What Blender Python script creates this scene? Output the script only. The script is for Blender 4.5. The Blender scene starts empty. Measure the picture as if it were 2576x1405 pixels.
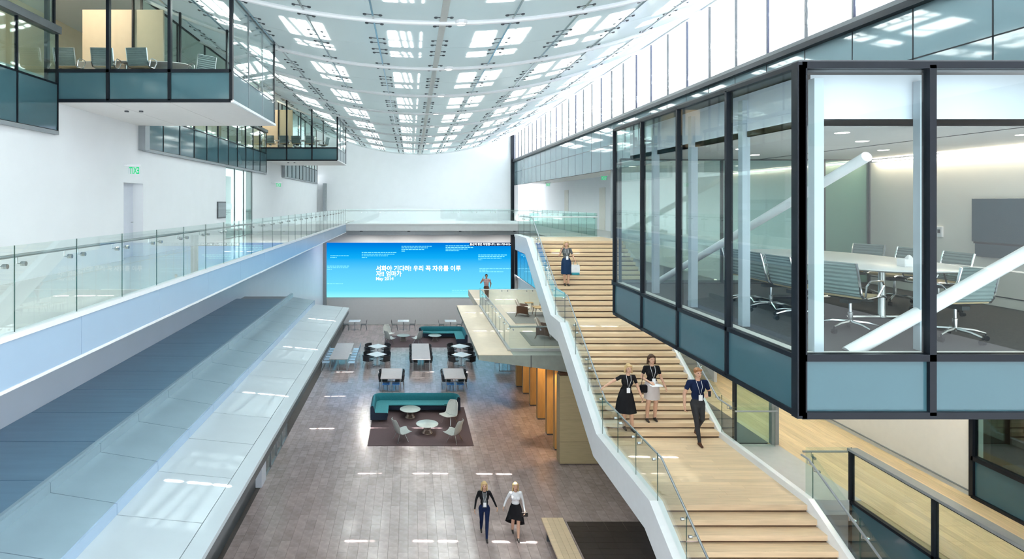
import bpy, math, random
from mathutils import Vector, Matrix
random.seed(7)
SC = bpy.context.scene
COL = SC.collection
H = 10.4                      # eye height above the ground floor; z below is written relative to the eye unless noted

# ------------------------------------------------------------------ camera, sky, sun, exposure
cam = bpy.data.cameras.new('camera'); camo = bpy.data.objects.new('camera', cam); COL.objects.link(camo)
cam.sensor_fit = 'HORIZONTAL'; cam.sensor_width = 36.0
cam.lens = 36.0 * 1500.0 / 2576.0
cam.shift_x = 253.0 / 2576.0
cam.shift_y = -195.5 / 2576.0
cam.clip_start = 0.05; cam.clip_end = 400
camo.location = (0, 0, H); camo.rotation_euler = (math.radians(90), 0, 0)
SC.camera = camo
w = bpy.data.worlds.new('sky'); SC.world = w; w.use_nodes = True
bg = w.node_tree.nodes['Background']; bg.inputs[0].default_value = (0.91, 0.955, 1.0, 1); bg.inputs[1].default_value = 2.0
sun = bpy.data.lights.new('sun', 'SUN'); suno = bpy.data.objects.new('sun', sun); COL.objects.link(suno)
SUN = Vector((-0.10, -0.12, -1.0))
suno.rotation_euler = SUN.to_track_quat('-Z', 'Y').to_euler(); suno.location = (0, 20, 40)
sun.energy = 125; sun.angle = math.radians(0.5); sun.color = (1.0, 0.97, 0.92)
vs = SC.view_settings; vs.view_transform = 'Standard'; vs.look = 'None'; vs.gamma = 1; vs.use_curve_mapping = False
vs.exposure = 0.76
SC.cycles.use_denoising = True
SC.cycles.max_bounces = 8; SC.cycles.diffuse_bounces = 4; SC.cycles.glossy_bounces = 4
SC.cycles.transparent_max_bounces = 24; SC.cycles.sample_clamp_indirect = 6.0
SC.cycles.caustics_reflective = False; SC.cycles.caustics_refractive = False

# ------------------------------------------------------------------ materials
M = {}
def nodes(name):
    m = bpy.data.materials.new(name); m.use_nodes = True
    M[name] = m; nt = m.node_tree
    return m, nt, nt.nodes, nt.links
def mat(name, col, rough=0.5, metal=0.0, spec=0.5, var=0.06, scale=6.0, bump=0.0, stretch=None, island=0.0, coat=0.0, emis=None):
    m, nt, N, L = nodes(name)
    p = N['Principled BSDF']
    p.inputs['Roughness'].default_value = rough; p.inputs['Metallic'].default_value = metal
    p.inputs['Specular IOR Level'].default_value = spec
    if coat: p.inputs['Coat Weight'].default_value = coat; p.inputs['Coat Roughness'].default_value = 0.08
    tc = N.new('ShaderNodeTexCoord'); mp = N.new('ShaderNodeMapping')
    L.new(tc.outputs['Object'], mp.inputs[0])
    if stretch: mp.inputs['Scale'].default_value = stretch
    nz = N.new('ShaderNodeTexNoise'); nz.inputs['Scale'].default_value = scale; nz.inputs['Detail'].default_value = 4
    L.new(mp.outputs[0], nz.inputs['Vector'])
    mr = N.new('ShaderNodeMapRange'); mr.inputs[1].default_value = 0.25; mr.inputs[2].default_value = 0.75
    mr.inputs[3].default_value = 1 - var; mr.inputs[4].default_value = 1 + var
    L.new(nz.outputs[0], mr.inputs[0])
    val = mr.outputs[0]
    if island:
        if island > 0:
            g = N.new('ShaderNodeNewGeometry'); o = g.outputs['Random Per Island']
        else:
            g = N.new('ShaderNodeObjectInfo'); o = g.outputs['Random']
        mi = N.new('ShaderNodeMapRange'); mi.inputs[3].default_value = 1 - abs(island); mi.inputs[4].default_value = 1 + abs(island)
        L.new(o, mi.inputs[0])
        mu = N.new('ShaderNodeMath'); mu.operation = 'MULTIPLY'; L.new(val, mu.inputs[0]); L.new(mi.outputs[0], mu.inputs[1]); val = mu.outputs[0]
    vm = N.new('ShaderNodeVectorMath'); vm.operation = 'SCALE'; vm.inputs[0].default_value = col[:3]
    L.new(val, vm.inputs['Scale']); L.new(vm.outputs[0], p.inputs['Base Color'])
    if bump:
        b = N.new('ShaderNodeBump'); b.inputs['Strength'].default_value = bump; b.inputs['Distance'].default_value = 0.01
        L.new(nz.outputs[0], b.inputs['Height']); L.new(b.outputs[0], p.inputs['Normal'])
    if emis:
        p.inputs['Emission Color'].default_value = (*emis[0], 1); p.inputs['Emission Strength'].default_value = emis[1]
    return m
def glass(name, tint, base=0.05, boost=1.0, gl=(1, 1, 1)):
    m, nt, N, L = nodes(name)
    N.remove(N['Principled BSDF']); out = N['Material Output']
    t = N.new('ShaderNodeBsdfTransparent'); t.inputs[0].default_value = (*tint, 1)
    g = N.new('ShaderNodeBsdfGlossy'); g.inputs['Roughness'].default_value = 0.0; g.inputs[0].default_value = (*gl, 1)
    lw = N.new('ShaderNodeLayerWeight'); lw.inputs[0].default_value = 0.5
    pw = N.new('ShaderNodeMath'); pw.operation = 'POWER'; pw.inputs[1].default_value = 4.0; L.new(lw.outputs['Facing'], pw.inputs[0])
    ma = N.new('ShaderNodeMath'); ma.operation = 'MULTIPLY_ADD'; ma.inputs[1].default_value = boost * (1 - base); ma.inputs[2].default_value = base; ma.use_clamp = True
    L.new(pw.outputs[0], ma.inputs[0])
    mx = N.new('ShaderNodeMixShader'); L.new(ma.outputs[0], mx.inputs[0]); L.new(t.outputs[0], mx.inputs[1]); L.new(g.outputs[0], mx.inputs[2])
    L.new(mx.outputs[0], out.inputs[0])
    return m
def emit(name, col, s):
    m, nt, N, L = nodes(name)
    N.remove(N['Principled BSDF']); e = N.new('ShaderNodeEmission'); e.inputs[0].default_value = (*col, 1); e.inputs[1].default_value = s
    L.new(e.outputs[0], N['Material Output'].inputs[0]); return m

mat('wall_white', (0.86, 0.88, 0.91), 0.55, var=0.015, scale=1.5)
mat('wall_pale', (0.68, 0.74, 0.82), 0.35, var=0.02, scale=1.2)
mat('soffit_white', (0.84, 0.82, 0.82), 0.6, var=0.02)
mat('gallery_floor', (0.70, 0.68, 0.64), 0.12, var=0.03, scale=2.0)
mat('glass_edge', (0.02, 0.07, 0.06), 0.2)
mat('spine_metal', (0.62, 0.63, 0.60), 0.4, var=0.05)
mat('end_wall_grey', (0.60, 0.61, 0.62), 0.5, var=0.02)
mat('grey_wall', (0.62, 0.64, 0.655), 0.5, var=0.03)
mat('lavender_door', (0.66, 0.69, 0.77), 0.5, var=0.02)
mat('fascia', (0.34, 0.46, 0.60), 0.25, var=0.02, scale=1.0)
mat('roof_grey', (0.36, 0.40, 0.42), 0.7)
mat('white_metal', (0.86, 0.88, 0.90), 0.3, var=0.02)
mat('canopy_shaded', (0.13, 0.24, 0.34), 0.35, metal=0.1, var=0.08, scale=2.0, stretch=(0.3, 4, 1))  # canopy metal with the gallery's shade put into a darker blue
mat('canopy_mid', (0.26, 0.36, 0.42), 0.3, metal=0.1, var=0.05, scale=2.0)
mat('canopy_light', (0.46, 0.52, 0.56), 0.3, metal=0.0, var=0.03, scale=2.0)
mat('black_metal', (0.006, 0.009, 0.014), 0.4, spec=0.18, var=0.1)
mat('dark_metal', (0.06, 0.07, 0.08), 0.4, var=0.1)
mat('grey_metal', (0.28, 0.31, 0.33), 0.4, metal=0.4, var=0.05)
mat('steel', (0.55, 0.57, 0.58), 0.22, metal=1.0, var=0.05)
mat('chrome', (0.80, 0.82, 0.84), 0.12, metal=1.0, var=0.03)
mat('spandrel', (0.046, 0.105, 0.128), 0.08, spec=0.4, var=0.05, scale=0.8)
mat('bulkhead_glass', (0.15, 0.22, 0.25), 0.05, spec=0.6, var=0.04, scale=0.8)
mat('wood_step', (0.66, 0.50, 0.33), 0.45, var=0.13, scale=3.0, stretch=(0.6, 14, 6), island=-0.10)
mat('wood_edge', (0.56, 0.42, 0.27), 0.5, var=0.13, scale=3.0, stretch=(0.6, 14, 6), island=-0.10)
mat('wood_floor', (0.68, 0.53, 0.32), 0.4, var=0.15, scale=3.0, stretch=(10, 0.6, 4), island=-0.12)
mat('wood_fin', (0.50, 0.30, 0.10), 0.5, var=0.15, scale=4.0, stretch=(8, 8, 0.5), island=-0.10)
mat('wood_box', (0.46, 0.37, 0.21), 0.5, var=0.10, scale=4.0, stretch=(0.6, 8, 10))
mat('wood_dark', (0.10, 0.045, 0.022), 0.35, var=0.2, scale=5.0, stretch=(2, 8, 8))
mat('terrace_stone', (0.66, 0.54, 0.40), 0.45, var=0.05, scale=3.0)
mat('concrete', (0.30, 0.33, 0.29), 0.6, var=0.12, scale=3.0, bump=0.05)
mat('landing_grey', (0.50, 0.50, 0.49), 0.5, var=0.04)
mat('tile', (0.41, 0.325, 0.315), 0.22, spec=0.7, coat=0.35, var=0.18, scale=5.0, island=-0.12, bump=0.03)
mat('tile_mass', (0.41, 0.325, 0.315), 0.22, spec=0.7, coat=0.35, var=0.18, scale=5.0, island=0.12, bump=0.03)
mat('grout', (0.075, 0.065, 0.06), 0.8)
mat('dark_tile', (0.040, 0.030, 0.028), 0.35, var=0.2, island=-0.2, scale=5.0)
mat('rug_plum', (0.085, 0.055, 0.060), 0.95, var=0.25, scale=30, stretch=(1, 6, 1), bump=0.3)
mat('rug_grey', (0.24, 0.23, 0.21), 0.95, var=0.15, scale=40, bump=0.3)
mat('teal_back', (0.006, 0.13, 0.165), 0.85, var=0.12, scale=20, bump=0.1)
mat('teal_seat', (0.03, 0.20, 0.235), 0.85, var=0.12, scale=20, bump=0.1)
mat('navy', (0.008, 0.018, 0.040), 0.8, var=0.2, scale=20)
mat('shell_white', (0.68, 0.69, 0.65), 0.6, var=0.08, scale=25, bump=0.1)
mat('shell_grey', (0.42, 0.46, 0.45), 0.6, var=0.10, scale=25, bump=0.1)
mat('pale_top', (0.50, 0.44, 0.43), 0.4, var=0.05)
mat('white_top', (0.85, 0.86, 0.87), 0.3, var=0.02)
mat('marble', (0.48, 0.53, 0.50), 0.2, var=0.12, scale=3)
mat('bronze', (0.34, 0.28, 0.24), 0.3, metal=0.7, var=0.1)
mat('black_seat', (0.010, 0.012, 0.016), 0.5, var=0.2)
mat('blue_seat', (0.02, 0.12, 0.36), 0.6, var=0.1)
mat('wire_pale', (0.55, 0.66, 0.78), 0.3, metal=0.4, var=0.05)
mat('mesh_green', (0.20, 0.27, 0.27), 0.45, var=0.08, scale=10)
mat('mesh_dark', (0.03, 0.04, 0.045), 0.5, var=0.1)
mat('seat_tan', (0.50, 0.40, 0.24), 0.5, var=0.08)
mat('carpet', (0.055, 0.055, 0.058), 0.95, var=0.45, scale=60, bump=0.2)
mat('column_pale', (0.42, 0.50, 0.56), 0.4, var=0.02)
mat('tan_pad', (0.80, 0.71, 0.60), 0.7, var=0.06, scale=20)
mat('peach_wall', (0.78, 0.64, 0.47), 0.6, var=0.03)
mat('cream_wall', (0.80, 0.78, 0.73), 0.6, var=0.02)
mat('green_partition', (0.46, 0.53, 0.50), 0.25, spec=0.8, var=0.03)
mat('tv_screen', (0.035, 0.075, 0.10), 0.35, spec=0.25, var=0.05)
mat('paper', (0.85, 0.86, 0.88), 0.6)
mat('skin', (0.56, 0.33, 0.23), 0.5, var=0.06, scale=30)
mat('skin_deep', (0.34, 0.19, 0.13), 0.5, var=0.06, scale=30)
mat('hair_blond', (0.52, 0.36, 0.17), 0.5, var=0.25, scale=40, stretch=(6, 6, 1))
mat('hair_brown', (0.06, 0.03, 0.018), 0.55, spec=0.2, var=0.25, scale=40, stretch=(6, 6, 1))
mat('hair_dark', (0.012, 0.010, 0.010), 0.55, spec=0.2, var=0.2, scale=40)
mat('hair_ginger', (0.30, 0.13, 0.05), 0.5, var=0.2, scale=40)
mat('cloth_black', (0.012, 0.012, 0.014), 0.8, spec=0.1, var=0.2)
mat('cloth_charcoal', (0.035, 0.036, 0.040), 0.85, spec=0.1, var=0.2)
mat('cloth_navy', (0.010, 0.018, 0.055), 0.85, spec=0.1, var=0.2)
mat('cloth_denim', (0.012, 0.030, 0.075), 0.85, spec=0.1, var=0.2)
mat('cloth_grey', (0.11, 0.12, 0.125), 0.85, spec=0.1, var=0.25, scale=20)
mat('cloth_white', (0.78, 0.78, 0.80), 0.8, spec=0.1, var=0.05)
mat('cloth_pinkgrey', (0.55, 0.50, 0.49), 0.8, spec=0.1, var=0.05)
mat('cloth_brown', (0.10, 0.045, 0.028), 0.85, spec=0.1, var=0.1)
mat('shoe_dark', (0.02, 0.015, 0.013), 0.4)
mat('eye_dark', (0.01, 0.01, 0.012), 0.2)
mat('lips', (0.38, 0.12, 0.10), 0.4)
mat('bag_white', (0.75, 0.77, 0.80), 0.6, var=0.1)
mat('bag_teal', (0.02, 0.24, 0.30), 0.6, var=0.1)
glass('rail_glass', (0.93, 0.975, 0.965), 0.035, 0.7)
glass('pod_glass', (0.935, 0.965, 0.96), 0.016, 0.8)
glass('tint_glass', (0.80, 0.82, 0.93), 0.04, 0.6)
glass('green_glass', (0.78, 0.90, 0.87), 0.08, 0.9)
glass('clear_glass', (0.97, 0.985, 0.99), 0.04, 0.6)
glass('mirror_glass', (0.18, 0.25, 0.30), 0.62, 0.6, (0.92, 0.96, 1.0))
emit('exit_green', (0.01, 0.62, 0.20), 0.75)
emit('warm_lamp', (1.0, 0.80, 0.55), 14)
emit('white_lamp', (1.0, 0.93, 0.82), 9)
emit('cove_lamp', (1.0, 0.84, 0.62), 11)
emit('screen_text', (0.92, 1.0, 1.0), 0.95)
emit('screen_faint', (0.22, 0.72, 0.95), 0.80)
# plaid shirt
def plaid():
    m, nt, N, L = nodes('plaid')
    p = N['Principled BSDF']; p.inputs['Roughness'].default_value = 0.85
    tc = N.new('ShaderNodeTexCoord'); sx = N.new('ShaderNodeSeparateXYZ'); L.new(tc.outputs['Object'], sx.inputs[0])
    cur = None
    for ax, per, colr in ((0, 0.11, (0.10, 0.14, 0.26)), (2, 0.11, (0.10, 0.14, 0.26)), (0, 0.055, (0.42, 0.10, 0.09)), (2, 0.075, (0.42, 0.10, 0.09))):
        d = N.new('ShaderNodeMath'); d.operation = 'DIVIDE'; d.inputs[1].default_value = per; L.new(sx.outputs[ax], d.inputs[0])
        fr = N.new('ShaderNodeMath'); fr.operation = 'FRACT'; L.new(d.outputs[0], fr.inputs[0])
        lt = N.new('ShaderNodeMath'); lt.operation = 'LESS_THAN'; lt.inputs[1].default_value = 0.28; L.new(fr.outputs[0], lt.inputs[0])
        mx = N.new('ShaderNodeMix'); mx.data_type = 'RGBA'; mx.inputs['A'].default_value = (0.62, 0.56, 0.54, 1); mx.inputs['B'].default_value = (*colr, 1)
        if cur is not None: L.new(cur, mx.inputs['A'])
        ml = N.new('ShaderNodeMath'); ml.operation = 'MULTIPLY'; ml.inputs[1].default_value = 0.75; L.new(lt.outputs[0], ml.inputs[0])
        L.new(ml.outputs[0], mx.inputs['Factor']); cur = mx.outputs['Result']
    L.new(cur, p.inputs['Base Color'])
plaid()
# frosted ceiling glass: diffuses daylight from the skylights above, lets a share straight through
def frosted():
    m, nt, N, L = nodes('ceiling_glass')
    N.remove(N['Principled BSDF'])
    tr = N.new('ShaderNodeBsdfTranslucent'); tr.inputs[0].default_value = (0.82, 0.87, 0.88, 1)
    df = N.new('ShaderNodeBsdfDiffuse'); df.inputs[0].default_value = (0.56, 0.605, 0.61, 1)
    tp = N.new('ShaderNodeBsdfTransparent'); tp.inputs[0].default_value = (0.9, 0.97, 0.97, 1)
    gl = N.new('ShaderNodeBsdfGlossy'); gl.inputs['Roughness'].default_value = 0.12
    m1 = N.new('ShaderNodeMixShader'); m1.inputs[0].default_value = 0.40; L.new(tr.outputs[0], m1.inputs[1]); L.new(df.outputs[0], m1.inputs[2])
    m2 = N.new('ShaderNodeMixShader'); m2.inputs[0].default_value = 0.08; L.new(m1.outputs[0], m2.inputs[1]); L.new(tp.outputs[0], m2.inputs[2])
    m3 = N.new('ShaderNodeMixShader'); m3.inputs[0].default_value = 0.05; L.new(m2.outputs[0], m3.inputs[1]); L.new(gl.outputs[0], m3.inputs[2])
    L.new(m3.outputs[0], N['Material Output'].inputs[0])
frosted()
# lit display wall: blue to pale cyan picture, it gives off light
def screen_mat():
    m, nt, N, L = nodes('screen_picture')
    N.remove(N['Principled BSDF'])
    tc = N.new('ShaderNodeTexCoord'); sp = N.new('ShaderNodeSeparateXYZ'); L.new(tc.outputs['Generated'], sp.inputs[0])
    cr = N.new('ShaderNodeValToRGB'); L.new(sp.outputs[2], cr.inputs[0])
    e = cr.color_ramp.elements; e[0].position = 0.0; e[0].color = (0.30, 0.90, 0.97, 1); e[1].position = 1.0; e[1].color = (0.0, 0.165, 0.66, 1)
    for pos, c in ((0.12, (0.16, 0.72, 0.93)), (0.5, (0.10, 0.58, 0.92)), (0.72, (0.005, 0.40, 0.88)), (0.86, (0.0, 0.30, 0.80))):
        k = e.new(pos); k.color = (*c, 1)
    em = N.new('ShaderNodeEmission'); em.inputs[1].default_value = 0.64; L.new(cr.outputs[0], em.inputs[0])
    L.new(em.outputs[0], N['Material Output'].inputs[0])
screen_mat()

# ------------------------------------------------------------------ mesh helpers
class MB:
    def __init__(s): s.v = []; s.f = []; s.m = []; s.cur = 0
    def add(s, vs, fs):
        o = len(s.v); s.v += [tuple(p) for p in vs]; s.f += [tuple(i + o for i in f) for f in fs]; s.m += [s.cur] * len(fs); return s
    def box(s, x0, x1, y0, y1, z0, z1):
        return s.hexa([(x0, y0, z0), (x1, y0, z0), (x1, y1, z0), (x0, y1, z0)], [(x0, y0, z1), (x1, y0, z1), (x1, y1, z1), (x0, y1, z1)])
    def hexa(s, b, t):
        return s.add(list(b) + list(t), [(3, 2, 1, 0), (4, 5, 6, 7), (0, 1, 5, 4), (1, 2, 6, 5), (2, 3, 7, 6), (3, 0, 4, 7)])
    def cbox(s, x0, x1, y0, y1, z0, z1, c=0.01):
        # box with chamfered edges
        def ring(i, z): return [(x0 + i, y0 + c, z), (x0 + c, y0 + i, z), (x1 - c, y0 + i, z), (x1 - i, y0 + c, z), (x1 - i, y1 - c, z), (x1 - c, y1 - i, z), (x0 + c, y1 - i, z), (x0 + i, y1 - c, z)]
        rs = [ring(c, z0), ring(0, z0 + c), ring(0, z1 - c), ring(c, z1)]
        rs = [[(min(max(p[0], x0), x1), min(max(p[1], y0), y1), p[2]) for p in r] for r in rs]
        return s.loft(rs, True)
    def loft(s, rings, cap=True, closed=True):
        n = len(rings[0]); vs = [p for r in rings for p in r]; fs = []
        for k in range(len(rings) - 1):
            for i in range(n if closed else n - 1):
                j = (i + 1) % n
                fs.append((k * n + i, k * n + j, (k + 1) * n + j, (k + 1) * n + i))
        if cap: fs.append(tuple(range(n - 1, -1, -1))); fs.append(tuple((len(rings) - 1) * n + i for i in range(n)))
        return s.add(vs, fs)
    def prism(s, prof, axis, a0, a1):
        # prof in the plane across axis: axis x -> (y,z), axis y -> (x,z), axis z -> (x,y)
        def P(p, a): return (a, p[0], p[1]) if axis == 'x' else ((p[0], a, p[1]) if axis == 'y' else (p[0], p[1], a))
        return s.loft([[P(p, a0) for p in prof], [P(p, a1) for p in prof]], True)
    def lathe(s, prof, n=20, c=(0, 0, 0), cap=True):
        rs = [[(c[0] + r * math.cos(2 * math.pi * i / n), c[1] + r * math.sin(2 * math.pi * i / n), c[2] + z) for i in range(n)] for r, z in prof]
        return s.loft(rs, cap)
    def tube(s, pts, r, n=8, closed=False):
        pts = [Vector(p) for p in pts]; rs = []
        rad = r if isinstance(r, (list, tuple)) else [r] * len(pts)
        up = None
        for i, p in enumerate(pts):
            a = pts[i - 1] if i else (pts[-1] if closed else p); b = pts[(i + 1) % len(pts)] if (i < len(pts) - 1 or closed) else p
            t = (b - a).normalized()
            if up is None or abs(up.dot(t)) > 0.95: up = Vector((0, 0, 1)) if abs(t.z) < 0.9 else Vector((1, 0, 0))
            x = t.cross(up).normalized(); y = x.cross(t).normalized(); up = y
            rs.append([tuple(p + x * rad[i] * math.cos(2 * math.pi * k / n) + y * rad[i] * math.sin(2 * math.pi * k / n)) for k in range(n)])
        if closed: rs.append(rs[0])
        return s.loft(rs, not closed)
    def ball(s, c, r, n=12, k=8, sc=(1, 1, 1)):
        prof = [(max(1e-4, math.sin(math.pi * i / k)), -math.cos(math.pi * i / k)) for i in range(k + 1)]
        rs = [[(c[0] + r * sc[0] * a * math.cos(2 * math.pi * i / n), c[1] + r * sc[1] * a * math.sin(2 * math.pi * i / n), c[2] + r * sc[2] * z) for i in range(n)] for a, z in prof]
        return s.loft(rs, True)
    def sheet(s, grid, th):
        # a curved sheet from a grid of points, given thickness th along its normals
        R = len(grid); Cn = len(grid[0]); g = [[Vector(p) for p in r] for r in grid]
        def nrm(i, j):
            a = g[min(i + 1, R - 1)][j] - g[max(i - 1, 0)][j]; b = g[i][min(j + 1, Cn - 1)] - g[i][max(j - 1, 0)]
            return a.cross(b).normalized()
        top = [[g[i][j] + nrm(i, j) * th / 2 for j in range(Cn)] for i in range(R)]
        bot = [[g[i][j] - nrm(i, j) * th / 2 for j in range(Cn)] for i in range(R)]
        vs = [p for r in top for p in r] + [p for r in bot for p in r]; o = R * Cn; fs = []
        for i in range(R - 1):
            for j in range(Cn - 1):
                a, b, c, d = i * Cn + j, i * Cn + j + 1, (i + 1) * Cn + j + 1, (i + 1) * Cn + j
                fs.append((a, d, c, b)); fs.append((o + a, o + b, o + c, o + d))
        edge = [(0, j) for j in range(Cn)] + [(i, Cn - 1) for i in range(1, R)] + [(R - 1, j) for j in range(Cn - 2, -1, -1)] + [(i, 0) for i in range(R - 2, 0, -1)]
        for k in range(len(edge)):
            a = edge[k][0] * Cn + edge[k][1]; q = edge[(k + 1) % len(edge)]; b = q[0] * Cn + q[1]
            fs.append((a, b, o + b, o + a))
        return s.add(vs, fs)
    def mesh(s, name, mats, off=(0, 0, 0), smooth=False):
        me = bpy.data.meshes.new(name)
        me.from_pydata([(p[0] + off[0], p[1] + off[1], p[2] + off[2]) for p in s.v], [], s.f)
        for m in (mats if isinstance(mats, (list, tuple)) else [mats]): me.materials.append(M[m])
        if any(s.m): me.polygons.foreach_set('material_index', s.m)
        if smooth:
            me.polygons.foreach_set('use_smooth', [True] * len(me.polygons)); me.set_sharp_from_angle(angle=math.radians(40))
        me.update()
        return me
    def build(s, name, mats, parent=None, rel=True, smooth=False, **kw):
        """world-coordinate geometry; rel: z written relative to the eye. The origin goes to the parent's location."""
        L = Vector((0, 0, 0))
        if parent is not None: L = Vector(parent['_loc'])
        off = (-L.x, -L.y, (H if rel else 0) - L.z)
        if parent is None:
            xs = [p[0] for p in s.v]; ys = [p[1] for p in s.v]; zs = [p[2] for p in s.v]
            c = Vector(((min(xs) + max(xs)) / 2, (min(ys) + max(ys)) / 2, min(zs) + (H if rel else 0)))
            off = (-c.x, -c.y, (H if rel else 0) - c.z)
        o = bpy.data.objects.new(name, s.mesh(name, mats, off, smooth)); COL.objects.link(o)
        if parent is None: o.location = c; o['_loc'] = tuple(c)
        else: o.parent = parent; o['_loc'] = tuple(L)
        tag(o, **kw); return o
def tag(o, label=None, cat=None, group=None, kind=None):
    if label: o['label'] = label
    if cat: o['category'] = cat
    if group: o['group'] = group
    if kind: o['kind'] = kind
    return o
def thing(name, loc, rz=0.0, rel=True, **kw):
    o = bpy.data.objects.new(name, None); COL.objects.link(o); o.empty_display_size = 0.1
    o.location = (loc[0], loc[1], loc[2] + (H if rel else 0)); o.rotation_euler = (0, 0, rz); o['_loc'] = tuple(o.location)
    return tag(o, **kw)
def link(me, name, parent, loc=(0, 0, 0), rot=(0, 0, 0)):
    o = bpy.data.objects.new(name, me); COL.objects.link(o); o.parent = parent; o.location = loc; o.rotation_euler = rot; return o
def part(name, mb, mats, parent, smooth=False, loc=(0, 0, 0), rot=(0, 0, 0)):
    return link(mb.mesh(name, mats, smooth=smooth), name, parent, loc, rot)      # local coordinates
def copy_tree(o, parent=None):
    c = o.copy(); COL.objects.link(c); c.parent = parent
    for ch in list(o.children): copy_tree(ch, c)
    return c
def put(proto, loc, rz, label, group=None, first=[]):
    """place a thing: the prototype itself the first time, copies after"""
    if proto.name not in first: first.append(proto.name); o = proto
    else: o = copy_tree(proto)
    o.location = (loc[0], loc[1], loc[2] + H); o.rotation_euler = (0, 0, rz); o['label'] = label
    if group: o['group'] = group
    return o
def zc(x): return 4.0 + 0.0275 * (x - 0.7) ** 2          # underside of the hanging glass ceiling
PI = math.pi
def facade(parent, axis, c, us, zs, mats, th=0.02, fw=0.06, fd=0.10, fmat='black_metal', top=None, names=None, ends=True, rails=None):
    """glazed wall in the plane axis=c: panes between the us (along the wall) and zs (heights), mullions and transoms"""
    def P(u, d, z): return (c + d, u, z) if axis == 'x' else (u, c + d, z)
    def bar(u0, u1, z0, z1, name, z1b=None):
        z1b = z1 if z1b is None else z1b
        b = [P(u0, -fd / 2, z0), P(u1, -fd / 2, z0), P(u1, fd / 2, z0), P(u0, fd / 2, z0)]
        t = [P(u0, -fd / 2, z1), P(u1, -fd / 2, z1b), P(u1, fd / 2, z1b), P(u0, fd / 2, z1)]
        MB().hexa(b, t).build(name, fmat, parent)
    for k in range(len(us)):
        if not ends and k in (0, len(us) - 1): continue
        t = top(us[k]) if top else zs[-1]
        bar(us[k] - fw / 2, us[k] + fw / 2, zs[0], t, 'mullion')
    for r in range(len(zs)):
        if top and r == len(zs) - 1: continue
        if rails is not None and r not in rails: continue
        bar(us[0], us[-1], zs[r] - fw / 2, zs[r] + fw / 2, 'transom')
    for r in range(len(zs) - 1):
        for k in range(len(us) - 1):
            a, b = us[k] + fw / 2, us[k + 1] - fw / 2
            z0 = zs[r] + fw / 2; z1 = z2 = zs[r + 1] - fw / 2
            if top and r == len(zs) - 2: z1, z2 = top(us[k]), top(us[k + 1])
            bo = [P(a, -th / 2, z0), P(b, -th / 2, z0), P(b, th / 2, z0), P(a, th / 2, z0)]
            to = [P(a, -th / 2, z1), P(b, -th / 2, z2), P(b, th / 2, z2), P(a, th / 2, z1)]
            MB().hexa(bo, to).build(names[r] if names else 'glass_pane', mats[r](k) if callable(mats[r]) else mats[r], parent)
def frange(a, b, step):
    n = max(1, round((b - a) / step)); return [a + (b - a) * i / n for i in range(n + 1)]
def balustrade(label, path, hgt=1.07, step=1.366, rail=0.93, side=1, mat_='rail_glass', brackets=True, group=None, gap=0.004, base=0.0, th=0.016, name='glass_balustrade', rail_mat='grey_metal', railr=0.023):
    """frameless glass guard along a polyline; rail on the given side of it"""
    pts = [Vector(p) for p in path]
    root = thing(name, path[0], label=label, cat='railing', group=group)
    rp = []; n = 0
    for a, b in zip(pts[:-1], pts[1:]):
        d = b - a; fl = Vector((d.x, d.y, 0)); ln = fl.length; k = max(1, round(ln / step)); nrm = Vector((-fl.y, fl.x, 0)).normalized() * side
        for i in range(k):
            p = a + d * (i / k + gap / ln); q = a + d * ((i + 1) / k - gap / ln)
            w_ = nrm * th / 2; u0 = Vector((0, 0, base)); u1 = Vector((0, 0, hgt))
            pm = MB().hexa([p - w_ + u0, q - w_ + u0, q + w_ + u0, p + w_ + u0], [p - w_ + u1, q - w_ + u1, q + w_ + u1, p + w_ + u1])
            pm.m = [0, 0, 0, 1, 0, 0]; pm.build('glass_panel', [mat_, 'glass_edge'], root)
        r0 = a + nrm * 0.085 + Vector((0, 0, rail)); r1 = b + nrm * 0.085 + Vector((0, 0, rail))
        if rp and (rp[-1] - r0).length < 0.35: rp.append(r1)
        else: rp += [r0, r1]
        if brackets:
            for i in range(k):
                for s_ in (-0.17, 0.17):
                    if i == 0 and s_ < 0: continue
                    c_ = a + d * (i / k) + d.normalized() * s_ + Vector((0, 0, rail - 0.10))
                    mb = MB().tube([c_ - nrm * 0.03, c_ + nrm * 0.03], 0.030, 8)
                    mb.tube([c_ + nrm * 0.03, c_ + nrm * 0.085, c_ + nrm * 0.085 + Vector((0, 0, 0.09))], 0.009, 6)
                    mb.build('rail_bracket', 'steel', root)
    MB().tube(rp, railr, 8).build('handrail', rail_mat, root, smooth=True)
    return root
# ================================================================== THE SETTING
D = 50.5; XL = -7.9; XLL = -7.4; XR = 8.65; F2 = -1.6; F1 = -6.05; Y0 = -3.0
S = dict(kind='structure')
# ---- ground floor: base slab, tiles as pieces
flo = thing('floor', (0, 24, -H), **S, label='ground floor of brown stone tiles laid in a running bond')
MB().box(-9, 12.5, Y0, D + 0.2, -H - 0.3, -H - 0.012).build('floor_base', 'grout', flo)
TX, TY = 0.30, 0.60
cells = []
x = -5.5
col = 0
while x < 8.6:
    y = 9.0 + (0.30 if col % 2 else 0.0)
    while y < D - 0.1:
        cells.append((x, y)); y += TY
    x += TX; col += 1
def big(c):
    u, v = c[0] + TX / 2, c[1] + TY / 2
    px, py = 1035 + 1500 * u / v, 507 + 1500 * H / v
    return 640 < px < 1600 and py < 1420 and u > -5.2
cells.sort(key=lambda c: (not big(c), c[1]))
tile_me = MB().add([(0.003, 0.003, 0), (TX - 0.003, 0.003, 0), (TX - 0.003, TY - 0.003, 0), (0.003, TY - 0.003, 0), (0, 0, -0.012), (TX, 0, -0.012), (TX, TY, -0.012), (0, TY, -0.012)],
    [(0, 1, 2, 3), (4, 5, 1, 0), (5, 6, 2, 1), (6, 7, 3, 2), (7, 4, 0, 3)]).mesh('tile', 'tile')
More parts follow.
